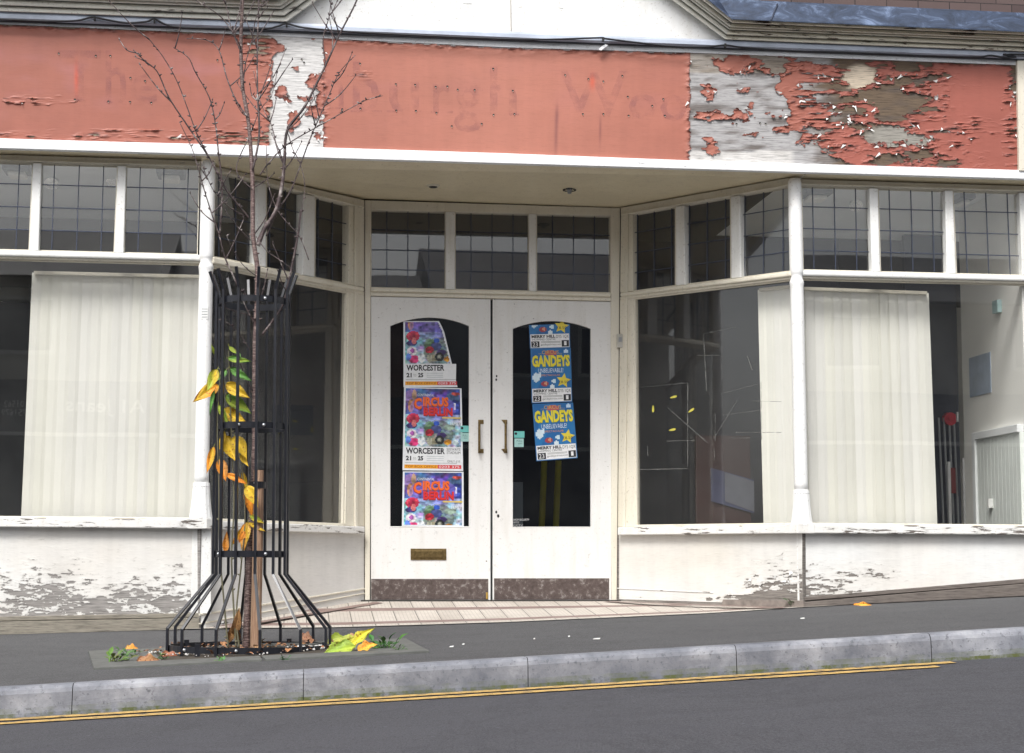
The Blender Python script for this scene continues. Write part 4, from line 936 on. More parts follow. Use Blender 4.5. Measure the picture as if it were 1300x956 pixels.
# print on partition wall (pale blue poster) and thermostat
def onwall(px0, py0, px1, py1, th, name, mat, label, cat):
    a, b_ = onX(px0, py0, xw), onX(px1, py1, xw); m = MB(); y0, y1 = sorted((a.y, b_.y)); z0, z1 = sorted((a.z, b_.z)); m.box((xw-th, y0, z0), (xw-.001, y1, z1)); return itag(m, name, mat, label, cat)
onwall(1231, 455, 1259, 498, .006, 'wall_notice', plain('pale_blue_print', (.38, .45, .55), .4, .15, 10), 'pale blue notice on the beige wall inside the right window', 'notice')
onwall(1265, 383, 1272, 396, .03, 'wall_sensor', plain('pale_teal_plastic', (.45, .62, .62), .4), 'small pale teal sensor high on the beige wall', 'sensor')
# dark screen added to darken the lobby; yellow poles stand in for reflections
m = MB(); a, b_ = W(480, 400, PB), W(770, 400, PB)
m.box((a.x-1.5, DB+1.2, zfl), (b_.x+2.0, DB+1.25, zce-.003)); P(m, 'lobby_shade_screen', plain('lobby_screen_shade', (.035, .035, .05), .5))
for px, lab in ((688, 'left of two yellow poles standing in for reflections in the right door glass'), (706, 'right of two yellow poles standing in for reflections in the right door glass')):
    m = MB(); Yp = DB+.8; a = hitY(px-6, 690, Yp); b_ = hitY(px+3, 585, Yp); m.tube([(a.x, Yp, zfl), (b_.x, Yp, b_.z)], .022, 12); itag(m, 'pole_reflection', plain('yellow_paint', (.42, .34, .02), .4), lab, 'pole')
Yp = DB+.5; a = hitY(650, 668, Yp); b_ = hitY(664, 612, Yp); m = MB(); m.box((a.x-.15, Yp, zfl), (b_.x, Yp+.3, b_.z)); itag(m, 'storage_box', M_grey, 'grey box standing inside the right door beside the meeting edge', 'box')
# added panel: stands in for the reflection of a sign across the street
Yb = D+1.1; a = hitY(903, 640, Yb); b_ = hitY(957, 600, Yb)
t = thing('sign_reflection', ((a.x+b_.x)/2, Yb, a.z), 'blue and pale grey panel standing in for a street sign reflected in the right splayed window', 'board')
m = MB(); zz = lambda x: (x-a.x)*-.14
m.prism([(a.x, Yb, a.z+.02), (b_.x, Yb, a.z-.06), (b_.x, Yb, b_.z-.05), (a.x, Yb, b_.z+.03)], Vector((0, .01, 0))); m.build('panel', plain('reflected_sign_blue', (.05, .055, .11), .6), t)
xm = a.x+(b_.x-a.x)*.32; m = MB(); m.prism([(xm, Yb-.002, a.z+.02), (b_.x, Yb-.002, a.z-.05), (b_.x, Yb-.002, b_.z-.06), (xm, Yb-.002, b_.z+.0)], Vector((0, .0015, 0))); m.build('print', plain('reflected_sign_print', (.12, .125, .15), .6), t)
m = MB(); m.box((a.x-.1, Yb+.012, zfl), (b_.x-.02, Yb+.05, b_.z+.25)); itag(m, 'crate', plain('dark_rust_crate', (.04, .014, .012), .6), 'dark rust-brown crate behind the blue panel inside the right splayed window', 'crate')
# tape marks and yellow petals on the right splayed glass
rw = [o for o in bpy.data.objects if o.name.startswith('display_window')]
mt = MB()
def tape(a, c, w=.5, o_=-.0268): 
    d_ = Vector((c[0]-a[0], c[1]-a[1])).normalized(); nx_, ny_ = -d_.y*w, d_.x*w
    mt.q(PR_, [(a[0]+nx_, a[1]+ny_), (c[0]+nx_, c[1]+ny_), (c[0]-nx_, c[1]-ny_), (a[0]-nx_, a[1]-ny_)], o_, -.0277)
for a, c in (((892, 424), (935, 415)), ((893, 424), (897, 496)), ((915, 500), (965, 487)), ((966, 484), (967, 558)), ((918, 527), (964, 521)), ((955, 509), (992, 510)), ((925, 556), (952, 556)), ((936, 508), (906, 557)), ((848, 518), (898, 562)), ((810, 492), (874, 486)), ((873, 486), (873, 592)), ((812, 596), (873, 595)), ((846, 560), (882, 559)), ((822, 566), (822, 579)), ((908, 525), (908, 560)), ((934, 549), (992, 549)), ((907, 569), (907, 584)), ((885, 451), (914, 451)), ((949, 452), (955, 470))):
    tape(a, c, .28 if random.random() < .6 else .5, -.0262-random.random()*.001)
tpn = N('dried_tape'); tpn.t.nodes.remove(tpn.b); td_ = tpn.n('ShaderNodeBsdfDiffuse'); td_.inputs[0].default_value = (.22, .22, .21, 1); tt_ = tpn.n('ShaderNodeBsdfTransparent'); tm_ = tpn.n('ShaderNodeMixShader')
tpn.l(tpn.ramp(tpn.noise(30, 5, .8), [(.42, g(.05)), (.62, g(.85))]), tm_.inputs[0]); tpn.l(tt_.outputs[0], tm_.inputs[1]); tpn.l(td_.outputs[0], tm_.inputs[2]); tpn.l(tm_.outputs[0], tpn.o.inputs[0])
P(mt, 'tape_residue', tpn.m, shop)
for (x, y, a, lab) in ((829, 519, 90, 'yellow petal stuck on the right splayed glass, leftmost'), (855, 504, -15, 'yellow petal stuck on the right splayed glass, topmost'), (877.5, 521, -35, 'yellow petal stuck on the right splayed glass, rightmost'), (853.5, 545.5, -12, 'yellow petal stuck on the right splayed glass, lowest')):
    m = MB(); ca, sa = math.cos(R_(a)), math.sin(R_(a)); pts = []
    for k in range(10):
        t = k/10*6.283; u, v = 4.6*math.cos(t), 1.4*math.sin(t)*(1+.3*math.cos(t)); pts.append(W(x+u*ca-v*sa, y+u*sa+v*ca, PR_, -.024))
    m.prism(pts, PR_.n*-.001); itag(m, 'petal', plain('yellow_petal_tissue', (.55, .50, .08), .5), lab, 'petal')
m = MB(); m.q(PF, [(255, 405), (264, 405), (264.5, 388), (255.5, 388)], .054, .0525); 
for k in range(4): m.q(PF, [(256, 403-k*3.4), (263.5, 403-k*3.4), (263.5, 402-k*3.4), (256, 402-k*3.4)], .0546, .0541, 1)
itag(m, 'paper_label', [M_white, M_grey], 'small white printed label stuck on the left column', 'label')

# ------------------------------------------------------------ text helper
def text_polys(mb, s, pl, x0, y0, x1, y1, o_, mi=0, col=None, shear=0.0, skew=0.0, bold=0.0, th=.0006, warp=None):
    """fit text s into the image box x0..x1, y0(top)..y1(bottom) on plane pl; skew = px drop per px across"""
    cu_ = bpy.data.curves.new('t', 'FONT'); cu_.body = s; cu_.size = 1; cu_.offset = bold; cu_.shear = shear; cu_.resolution_u = 2; cu_.fill_mode = 'FRONT'
    ob = bpy.data.objects.new('t', cu_); COL.objects.link(ob); dg = bpy.context.evaluated_depsgraph_get(); dg.update()
    me = bpy.data.meshes.new_from_object(ob.evaluated_get(dg)); bpy.data.objects.remove(ob); bpy.data.curves.remove(cu_)
    if not len(me.vertices): return
    vx = np.array([v.co[:] for v in me.vertices]); lo = vx.min(0); hi = vx.max(0)
    base = len(mb.v)
    for v in vx:
        u = (v[0]-lo[0])/(hi[0]-lo[0]); w = (v[1]-lo[1])/max(1e-6, hi[1]-lo[1])
        X = x0+(x1-x0)*u; Yv = y1+(y0-y1)*w + skew*(X-x0)
        if warp: X, Yv = warp(u, w, X, Yv)
        mb.v.append(tuple(W(X, Yv, pl, o_)))
    for f in me.polygons: mb.face([base+i for i in f.vertices], mi, col)
    bpy.data.meshes.remove(me)
# ghost lettering on the fascia
gn = N('ghost_letter_tint'); gn.t.nodes.remove(gn.b)
df = gn.n('ShaderNodeBsdfDiffuse'); df.inputs[0].default_value = (.27, .135, .165, 1); tr = gn.n('ShaderNodeBsdfTransparent'); mxs = gn.n('ShaderNodeMixShader')  # greyer purple tint left where the old letters stood
gn.l(gn.ramp(gn.noise(9, 5, .7), [(.42, g(.0)), (.75, g(.30))]), mxs.inputs[0]); gn.l(tr.outputs[0], mxs.inputs[1]); gn.l(df.outputs[0], mxs.inputs[2]); gn.l(mxs.outputs[0], gn.o.inputs[0])
for ch, x0_, x1_, yt, yb_ in (('T', 74, 128, 64, 128), ('h', 134, 160, 64, 130), ('e', 166, 200, 94, 132), ('n', 396, 411, 100, 138), ('n', 414, 436, 100, 138), ('b', 448, 482, 78, 142), ('u', 494, 532, 104, 142), ('r', 550, 572, 106, 143), ('g', 576, 613, 108, 168), ('h', 622, 656, 84, 146), ('W', 712, 796, 92, 148), ('o', 798, 834, 118, 152), ('o', 838, 872, 120, 154)):
    m = MB(); text_polys(m, ch, PFF, x0_, yt, x1_, yb_, .0045, bold=.012)
    if ch in 'ThnburW':                       # slab serifs
        for sx_ in ((x0_-3, x0_+9), (x1_-10, x1_+3)):
            if ch == 'T': sx_ = ((x0_+x1_)/2-10, (x0_+x1_)/2+10)
            yy = yt if ch == 'W' else yb_
            m.poly([W(sx_[0], yy+.3, PFF, .0047), W(sx_[1], yy+.3, PFF, .0047), W(sx_[1], yy-2.2, PFF, .0047), W(sx_[0], yy-2.2, PFF, .0047)])
    P(m, 'ghost_letter', gn.m, fb, recalc=False)
m = MB()
fix = [(74.5, 67.5), (121.5, 70.5), (140, 70.5), (95, 126), (137.5, 128.5), (165.5, 98.5), (184, 102.5), (165, 129), (192, 130), (276, 76), (310, 78), (274, 131), (457, 80.5), (434.5, 138.5), (457.5, 137.5), (502.5, 106.5), (527, 107.5), (503, 140), (528, 140.5), (553, 110), (568, 109.5), (554, 143), (581, 113.5), (602.5, 114), (573.5, 160), (611.5, 157), (626, 87), (626.5, 145.5), (651, 115), (653, 144.5), (717.5, 95), (747, 100), (766, 103), (790, 96), (740, 144.5), (766, 144.5), (797, 122.5), (798, 146.5), (828, 134), (842, 125.5), (844, 146.5), (1181, 109), (965, 156), (972, 157), (935, 157), (383, 75), (386, 79)]
for x, y in fix:
    m = MB(); m.ball(W(x, y, PFF, .004), .0055, 8, 0, None, (1.2, .5, .9)); m.ball(W(x+.3, y+1.3, PFF, .007), .0028, 6, 1)
    P(m, 'letter_fixing', [M_dark, M_cream], fb)

# cable clipped along the fascia
def cable(pts, r, label):
    P3 = [W(x, y, PFF, .062) for x, y in pts]; out = []
    for i in range(len(P3)-1):
        p0 = P3[max(i-1, 0)]; p1 = P3[i]; p2 = P3[i+1]; p3 = P3[min(i+2, len(P3)-1)]
        for k in range(5):
            t = k/5; out.append(.5*((2*p1)+(-p0+p2)*t+(2*p0-5*p1+4*p2-p3)*t*t+(-p0+3*p1-3*p2+p3)*t**3))
    out.append(P3[-1]); m = MB(); m.tube(out, r, 8); return itag(m, 'cable', plain('black_cable', (.012, .013, .018), .4), label, 'cable', smooth=True)
cable([(-480, 5), (-200, 16), (0, 24.5), (60, 27), (98, 26), (117, 22), (135, 25), (160, 29), (186, 27.5), (196, 24), (210, 31), (235, 35), (330, 36.5), (352, 33.5), (364, 30), (385, 35), (440, 40), (520, 44.5), (640, 49.5), (700, 50), (760, 48), (768, 49), (800, 53), (850, 58.5), (895, 59.5), (921, 57.5), (945, 60.5), (1010, 65), (1060, 66), (1180, 71), (1240, 72.5), (1257, 70.5), (1275, 73), (1290, 72.5), (1320, 70), (1800, 92)], .006, 'long black cable clipped along the top of the fascia')
m = MB()
for (x, y) in ((120, 23), (196, 26), (364, 31), (766, 49), (921, 57)):
    m = MB(); m.q(PFF, [(x-1.2, y+3), (x+1.2, y+3), (x+1.2, y-2), (x-1.2, y-2)], .071, .056); P(m, 'cable_clip', M_dark)
m = MB(); m.q(PFF, [(759.5, 62.5), (763, 64), (772, 57.5), (768, 56)], .045, .035); P(m, 'torn_strip', M_strip)

# ------------------------------------------------------------ posters
MP = [M_attr]
_gu, _gv = np.meshgrid(np.linspace(0, 1, 91), np.linspace(0, 1, 121), indexing='ij'); FG = {}
def FF(u, v, sc, sd, o):
    if (sc, sd) not in FG: FG[(sc, sd)] = fbm(_gu*sc, _gv*sc*1.4, sd, o)
    return float(FG[(sc, sd)][int(round(u*90)), int(round(v*120))])
def art_circus(u, v):                        # u 0..1 left-right, v 0..1 top-bottom of the art (generic figures as colour masses)
    F1 = lambda sc, sd, o=3: FF(u, v, sc, sd, o)
    a, b1, c1 = F1(7, 201), F1(7, 211), F1(7, 221)
    c = np.array((.13+.14*a, .15+.10*b1, .40+.22*c1)) if v < .44 else np.array((.40+.30*a, .52+.25*b1, .60+.25*c1))
    def bl(cx, cy, rx, ry, col, k=1.0):
        nonlocal c
        d = ((u-cx)/rx)**2+((v-cy)/ry)**2
        if d < 1: c = c*(1-k)+np.array(col)*k
    bl(.10, .15, .12, .13, (.40, .25, .50), .7); bl(.10, .30, .05, .12, (.55, .30, .18)); bl(.16, .12, .04, .10, (.50, .35, .25)); bl(.87, .14, .12, .08, (.12, .20, .35)); bl(.92, .08, .08, .03, (.55, .12, .10)); bl(.9, .32, .13, .13, (.05, .07, .30)); bl(.9, .32, .09, .09, (.08, .12, .45)); bl(.90, .30, .02, .06, (.8, .85, .95))
    bl(.50, .34, .42, .24, (.30, .22, .62), .5)
    bl(.14, .52, .12, .09, (.50, .05, .12)); bl(.07, .50, .03, .05, (.65, .10, .15)); bl(.21, .49, .03, .05, (.6, .08, .12)); bl(.12, .64, .10, .05, (.08, .06, .20)); bl(.16, .60, .04, .06, (.7, .25, .25))
    bl(.12, .78, .09, .08, (.80, .74, .80)); bl(.13, .77, .04, .04, (.45, .15, .45)); bl(.16, .92, .10, .07, (.70, .08, .25)); bl(.30, .90, .07, .08, (.75, .80, .86)); bl(.06, .88, .05, .06, (.15, .25, .6))
    bl(.60, .78, .27, .24, (.16, .18, .11), .6); bl(.44, .68, .10, .12, (.16, .28, .12), .7); bl(.57, .60, .05, .05, (.05, .12, .45)); bl(.56, .70, .10, .07, (.10, .12, .28)); bl(.44, .76, .08, .06, (.50, .05, .08)); bl(.66, .80, .09, .05, (.12, .08, .25)); bl(.52, .90, .10, .06, (.30, .28, .20)); bl(.62, .88, .08, .08, (.04, .05, .05)); bl(.62, .88, .04, .04, (.35, .36, .30)); bl(.44, .90, .05, .08, (.42, .42, .34))
    bl(.80, .66, .10, .05, (.35, .45, .38)); bl(.77, .92, .07, .045, (.75, .38, .05)); bl(.90, .92, .06, .045, (.62, .72, .74))
    c = c*(1+.8*F1(18, 231, 2)); c = np.maximum(c, .0)**1.25*.95; return tuple(np.clip(c, 0.012, .8))
def art_blue(u, v):
    c = np.array((.015, .13, .36)) if (math.sin(u*9+v*5) > -.2) else np.array((.02, .17, .42))
    def bl(cx, cy, rx, ry, col):
        nonlocal c
        if ((u-cx)/rx)**2+((v-cy)/ry)**2 < 1: c = np.array(col)
    bl(.10, .70, .09, .12, (.62, .75, .82)); bl(.20, .64, .05, .06, (.65, .78, .85)); bl(.33, .86, .10, .07, (.35, .05, .06)); bl(.36, .85, .04, .04, (.6, .3, .2)); bl(.52, .93, .07, .05, (.7, .8, .85)); bl(.56, .80, .05, .06, (.6, .75, .8))
    bl(.5, .10, .16, .07, (.45, .10, .12)); bl(.9, .06, .06, .05, (.55, .7, .85)); return tuple(c)
def star(mb, pl, cx, cy, r, o_, col, rot=0):
    c = W(cx, cy, pl, o_); pts = [W(cx+(r if k % 2 == 0 else r*.48)*math.sin(k*math.pi/5+rot), cy-(r if k % 2 == 0 else r*.48)*math.cos(k*math.pi/5+rot), pl, o_) for k in range(10)]
    for k in range(10): mb.poly([c, pts[k], pts[(k+1) % 10]], 0, col)
def bilin(q, u, v):                          # q: TL,TR,BR,BL
    return ((q[0][0]*(1-u)+q[1][0]*u)*(1-v)+(q[3][0]*(1-u)+q[2][0]*u)*v, (q[0][1]*(1-u)+q[1][1]*u)*(1-v)+(q[3][1]*(1-u)+q[2][1]*u)*v)
GO = -.0285
def put(mb, s, q, u0, v0, u1, v1, col, o_=GO+.0009, **k):
    text_polys(mb, s, PB, 0, 0, 1, 1, o_, 0, col, warp=lambda u, w, X, Y: bilin(q, u0+(u1-u0)*u, v1+(v0-v1)*w), **k)
def rect(mb, q, u0, v0, u1, v1, col, o_=GO+.0006): mb.poly([W(*bilin(q, u, v), PB, o_) for u, v in ((u0, v1), (u1, v1), (u1, v0), (u0, v0))], 0, col)
def poster_base(q, fv, fu=None, label='', art=art_circus, art_v1=.70, nu=60, nv=70, v0=0.0, v1=1.0, edge=(.75, .77, .80)):
    """q is the full sheet; only v0..v1 is kept, and u<fu(v)"""
    fu = fu or (lambda v: 1.0)
    mid = W(*bilin(q, .5, v1), PB, GO); t = thing('poster', mid, label, 'poster')
    m = MB(); k = 12; e = .012
    out = [bilin(q, 0, v0), ] ; L1 = [(0, v1)] + [(fu(v1), v1)] + [(fu(v1+(v0-v1)*i/k), v1+(v0-v1)*i/k) for i in range(1, k+1)] + [(0, v0)]
    m.prism([W(*bilin(q, u, v), PB, GO) for u, v in L1], PB.n*-.0005, 0, edge); m.build('sheet', M_attr, t)
    m = MB()
    for i in range(nu):
        for j in range(nv):
            u0_, u1_ = .03+.94*i/nu, .03+.94*(i+1)/nu; a, b_ = art_v1*j/nv+.012, art_v1*(j+1)/nv+.012
            if a < v0+.005 or b_ > v1-.005 or u1_ > fu(b_)-.02 or u1_ > fu(a)-.02: continue
            m.poly([W(*bilin(q, u, v), PB, GO+.0003) for u, v in ((u0_, b_), (u1_, b_), (u1_, a), (u0_, a))], 0, art((i+.5)/nu, (j+.5)/nv))
    m.build('artwork', M_attr, t, recalc=False); return t
ORG, REDT, BLK, WHT, YEL = (.80, .14, .02), (.62, .03, .03), (.02, .02, .025), (.82, .82, .82), (.78, .66, .04)
def circus_text(t, q, top=True, info=True, cut=False):
    m = MB()
    if top:
        put(m, 'CONTINENTAL', q, .24, .075, .52, .105, WHT)
        for dx in (.008, 0):
            pass
        put(m, 'C', q, .17, .13, .31, .27, (.35, .03, .02), o_=GO+.0007, bold=.06); put(m, 'C', q, .18, .125, .31, .26, ORG, bold=.045)
        put(m, 'IRCUS', q, .33, .12, .77, .235, (.35, .03, .02), o_=GO+.0007, bold=.06); put(m, 'IRCUS', q, .33, .112, .77, .225, ORG, bold=.045)
        put(m, 'BERLIN', q, .34, .245, .84, .345, (.25, .02, .02), o_=GO+.0007, bold=.06); put(m, 'BERLIN', q, .34, .237, .84, .335, REDT, bold=.045)
        rect(m, q, .66, .352, .98, .368, (.70, .50, .05)); put(m, 'NOW SHOWING', q, .8, .39, .97, .405, WHT); put(m, 'FAMILY', q, .8, .41, .97, .45, WHT)
    if info:
        rect(m, q, .03, .715, .97 if not cut else .90, .925, (.74, .75, .76))
        put(m, 'WORCESTER', q, .05, .725, .70, .80, BLK, o_=GO+.001, bold=.035)
        if not cut: put(m, 'SIXWAYS', q, .73, .725, .96, .757, BLK, o_=GO+.001); put(m, 'STADIUM', q, .73, .765, .96, .797, BLK, o_=GO+.001)
        put(m, '21', q, .05, .825, .14, .88, BLK, o_=GO+.001, bold=.045); put(m, 'to', q, .17, .835, .22, .87, (.35, .35, .35), o_=GO+.001); put(m, '25', q, .25, .825, .34, .88, BLK, o_=GO+.001, bold=.045)
        for k in range(3): rect(m, q, .40, .825+k*.025, .68, .833+k*.025, (.50, .53, .55), GO+.001)
        if not cut: put(m, 'ONLY £10', q, .74, .872, .95, .898, BLK, o_=GO+.001)
        rect(m, q, .04, .905, .9, .912, (.35, .36, .38), GO+.001)
        rect(m, q, .03, .93, .58, .975, (.80, .36, .02)); rect(m, q, .58, .93, .97 if not cut else .92, .975, (.62, .05, .06))
        put(m, 'TOP BOX OFFICE', q, .05, .938, .56, .966, (.28, .04, .02), o_=GO+.001); put(m, '0203 375', q, .60, .938, .94 if not cut else .90, .966, WHT, o_=GO+.001)
    m.build('lettering', M_attr, t, recalc=False)
qB = [(513, 491.5), (586, 493), (588, 598), (511, 597)]
qC = [(511.5, 598.5), (588.5, 599), (589, 705), (509.5, 704)]
qA = [(512, 388), (588, 388), (586, 491.5), (512.3, 491.5)]
t = poster_base(qA, 1, lambda v: float(np.interp(v, [0, .19, .3, 1], [.55, .60, .68, .93])), 'torn circus poster at the top of the left door glass, right edge slanting', v0=.19, v1=1.0); circus_text(t, qA, False, True, True)
t = poster_base(qB, 1, None, 'full circus poster reading Circus Berlin Worcester, middle of the left door glass'); circus_text(t, qB)
t = poster_base(qC, 1, None, 'lowest circus poster on the left door, cut off under its artwork', v0=0, v1=.655); circus_text(t, qC, True, False)
def gandeys(q, label, v0=0.0, v1=1.0, body=True, name=True):
    t = poster_base(q, 1, None, label, art_blue, .74, 26, 40, v0, v1, (.03, .16, .40)); m = MB()
    if name:
        put(m, '...CIRCUS...', q, .20, .035, .78, .10, (.62, .42, .10)); 
        put(m, 'GANDEYS', q, .03, .135, .97, .345, (.20, .25, .02), o_=GO+.0007, bold=.06); put(m, 'GANDEYS', q, .03, .12, .97, .335, YEL, bold=.045)
        put(m, 'UNBELIEVABLE!', q, .18, .365, .80, .445, (.70, .78, .86)); put(m, 'SPECTACULAR', q, .25, .475, .72, .51, (.70, .32, .08))
    if name or True:
        c = bilin(q, .80, .60); star(m, PB, c[0], c[1], 9.5, GO+.0007, (.74, .60, .06), .15)
        put(m, '£8.50', q, .68, .60, .92, .65, (.05, .03, .02), o_=GO+.001)
    rect(m, q, .02, .735, .98, .985, WHT, GO+.0007)
    put(m, 'MERRY HILL', q, .05, .75, .64, .805, BLK, o_=GO+.001, bold=.045); put(m, 'DY5 1QX', q, .66, .755, .97, .825, BLK, o_=GO+.001)
    put(m, 'SHOPPING CENTRE', q, .05, .815, .64, .85, BLK, o_=GO+.001)
    rect(m, q, .04, .865, .24, .975, BLK, GO+.001); rect(m, q, .79, .855, .97, .975, BLK, GO+.001); rect(m, q, .85, .875, .91, .95, WHT, GO+.0013); put(m, '23', q, .07, .88, .2, .96, WHT, o_=GO+.0013)
    rect(m, q, .28, .87, .76, .88, (.3, .3, .3), GO+.001); rect(m, q, .28, .89, .76, .898, (.3, .3, .3), GO+.001)
    put(m, 'gandeyscircus.com', q, .27, .91, .77, .955, BLK, o_=GO+.001)
    m.build('lettering', M_attr, t, recalc=False)
gandeys([(673.5, 443), (724.5, 442), (726.5, 510), (675, 512)], 'blue circus poster reading Gandeys, middle of the strip on the right door glass')
gandeys([(675.8, 513), (727.5, 511), (733.3, 581.5), (681, 585.5)], 'lowest blue circus poster on the right door glass, slightly tilted')
gandeys([(670, 374), (722, 373), (724, 441.5), (672.8, 443)], 'topmost blue circus poster cut by the arched top of the right door glass', .56, 1.0, True, False)
for x, y, lab in ((584.5, 540.5, 'small teal open sign sticker at the right edge of the left door glass'), (652.8, 547.5, 'small teal open sign sticker at the left edge of the right door glass')):
    t = thing('door_sticker', W(x+5, y+21, PB, -.026), lab, 'sticker'); w = 12 if x < 600 else 13
    m = MB(); m.q(PB, [(x, y+8.3), (x+w, y+8.3), (x+w, y), (x, y)], -.0255, -.0265, 0, (.16, .52, .48)); m.q(PB, [(x+.3, y+20), (x+w-1, y+20), (x+w-1, y+9.2), (x+.3, y+9.2)], -.0255, -.0265, 0, (.36, .58, .55)); m.build('sheet', M_attr, t)
    m = MB(); c = W(x+2.2, y+3, PB, -.0252); m.ball(c, .009, 10, 0, (.02, .02, .03), (1, .05, 1)); rectq = [(x, y), (x+w, y), (x+w, y+20), (x, y+20)]
    put(m, 'PULL', rectq, .25, .56, .78, .68, (.08, .15, .15), o_=-.0250); put(m, 'open', rectq, .35, .75, .75, .85, (.08, .15, .15), o_=-.0250); m.build('print', M_attr, t, recalc=False)
t = thing('door_notice', W(659, 668, PB, -.026), 'tiny white lettering at the bottom left corner of the right door glass', 'sticker')
m = MB(); rq = [(651.5, 658.5), (672, 658.5), (672, 669), (651.5, 669)]
put(m, 'SHOP SECURITY', rq, 0, 0, 1, .25, (.6, .6, .6)); put(m, 'NOTICE', rq, 0, .35, .35, .55, (.6, .6, .6)); put(m, 'CCTV', rq, 0, .7, .6, .9, (.6, .6, .6)); m.build('print', M_attr, t, recalc=False)

# ------------------------------------------------------------ tree, guard, stake
gc = hitG(316.5, 826.5); GY = gc.y
base_c = Vector((hitY(316.5, 816, GY).x, GY, zpav(gc.x, GY)))
sc_ = GY/F*1.0
pxm = (ray(316.5, 700).y)                     # depth per unit
def PY(px, py, y=None): return hitY(px, py, GY if y is None else y)
k_ = (PY(317.5, 600)-PY(316.5, 600)).length   # metres per px at the guard
Rb = 103*k_; Ru = 47*k_
axis = lambda py: PY(np.interp(py, [345, 830], [322, 316.8]), py)
zof = lambda py: PY(316.5, py).z
guard = thing('tree_guard', base_c, 'black steel tree guard with flared base round the young tree', 'tree guard')
cxy = lambda py: Vector((axis(py).x, GY))
prof = [(828, 1.0), (797, 1.0), (729, None), (372, None), (347, 'tip')]
for i in range(12):
    a = R_(-82+30*i); dx, dy = math.sin(a), -math.cos(a); pts = []
    for py, kk in prof:
        c = cxy(py); r = Rb if kk == 1.0 else (Ru if kk is None else Ru+.035)
        pts.append(Vector((c.x+dx*r, c.y+dy*r, zof(py)-(.035 if py == 828 else 0))))
    pts[0].z = max(pts[0].z, zpav(pts[0].x, pts[0].y)+.004) if i % 3 else zpav(pts[0].x, pts[0].y)-.01
    m = MB(); m.tube(pts, .0090, 4); m.build('bar', M_black, guard)
def ring(py0, py1, r, label=None):
    z0, z1 = zof(py1), zof(py0); c = cxy((py0+py1)/2); m = MB(); n = 48
    for k in range(n):
        a0, a1 = 2*math.pi*k/n, 2*math.pi*(k+1)/n; q = []
        for rr, zz in ((r+.003, z0), (r+.003, z1), (r-.003, z1), (r-.003, z0)): q.append((rr, zz))
        P0 = [m.vert((c.x+rr*math.cos(a0), c.y+rr*math.sin(a0), zz)) for rr, zz in q]; P1 = [m.vert((c.x+rr*math.cos(a1), c.y+rr*math.sin(a1), zz)) for rr, zz in q]
        for e in range(4): m.face((P0[e], P0[(e+1) % 4], P1[(e+1) % 4], P1[e]))
    ro = m.build('ring', M_black, guard); return ro, c, (z0+z1)/2
for py0, py1, r, bol in ((818, 826, Rb-.010, (-50, -8, 27, 62, 150, 200)), (699.5, 707.5, Ru-.010, (25, -60)), (538.5, 546.5, Ru-.010, (20, -20)), (380.5, 388.5, Ru-.010, (20, 140))):
    ro, c, z = ring(py0, py1, r)
    for a in bol:
        for s_ in (1,):
            dx, dy = math.sin(R_(a)), -math.cos(R_(a)); p = Vector((c.x+dx*(r+.006), c.y+dy*(r+.006), z)); m = MB(); m.ball(p, .0085, 8, 0, None, (1, 1, 1)); m.build('bolt', M_bolt, ro)
# ring lugs at the base
m = MB()
for a in (-8-30, 70, 150, 235): 
    dx, dy = math.sin(R_(a)), -math.cos(R_(a)); c = cxy(822); p = Vector((c.x+dx*(Rb-.012), c.y+dy*(Rb-.012), zof(822))); m.box((p.x-.012, p.y-.012, zpav(p.x, p.y)-.02), (p.x+.012, p.y-.004, p.z+.03))
m.build('ground_lug', M_black, guard)
# stake and strap
sn = N('stake_wood'); sc2 = sn.ramp(sn.noise(30, 6, .7, stretch=(4, 4, .25)), [(.3, sr(110, 84, 66)), (.55, sr(160, 128, 104)), (.75, sr(190, 165, 140))]); sn.col(sc2); sn.set(Roughness=.8)
st = thing('tree_stake', PY(323, 824), 'brown round wooden stake tied to the trunk inside the guard', 'stake')
m = MB(); bot_ = PY(324, 828, GY-.03); m.tube([bot_+Vector((0, 0, -.05)), PY(327, 700, GY-.03), PY(328.5, 597, GY-.03)], [.026, .026, .025], 14); m.build('post', sn.m, st)
m = MB(); c = PY(326, 616, GY); 
for k in range(24):
    a0, a1 = 2*math.pi*k/24, 2*math.pi*(k+1)/24
    ex, ey = .040, .058
    p = [Vector((c.x+ex*math.cos(a), c.y+.0+ey*math.sin(a), 0)) for a in (a0, a1)]
    m.prism([(p[0].x, p[0].y, c.z-.016), (p[1].x, p[1].y, c.z-.016), (p[1].x, p[1].y, c.z+.016), (p[0].x, p[0].y, c.z+.016)], Vector((math.cos(a0)*.004, math.sin(a0)*.004, 0)))
m.ball(PY(323, 613, GY-.062), .005, 6, 1); m.build('strap', [M_black, M_bolt], st)
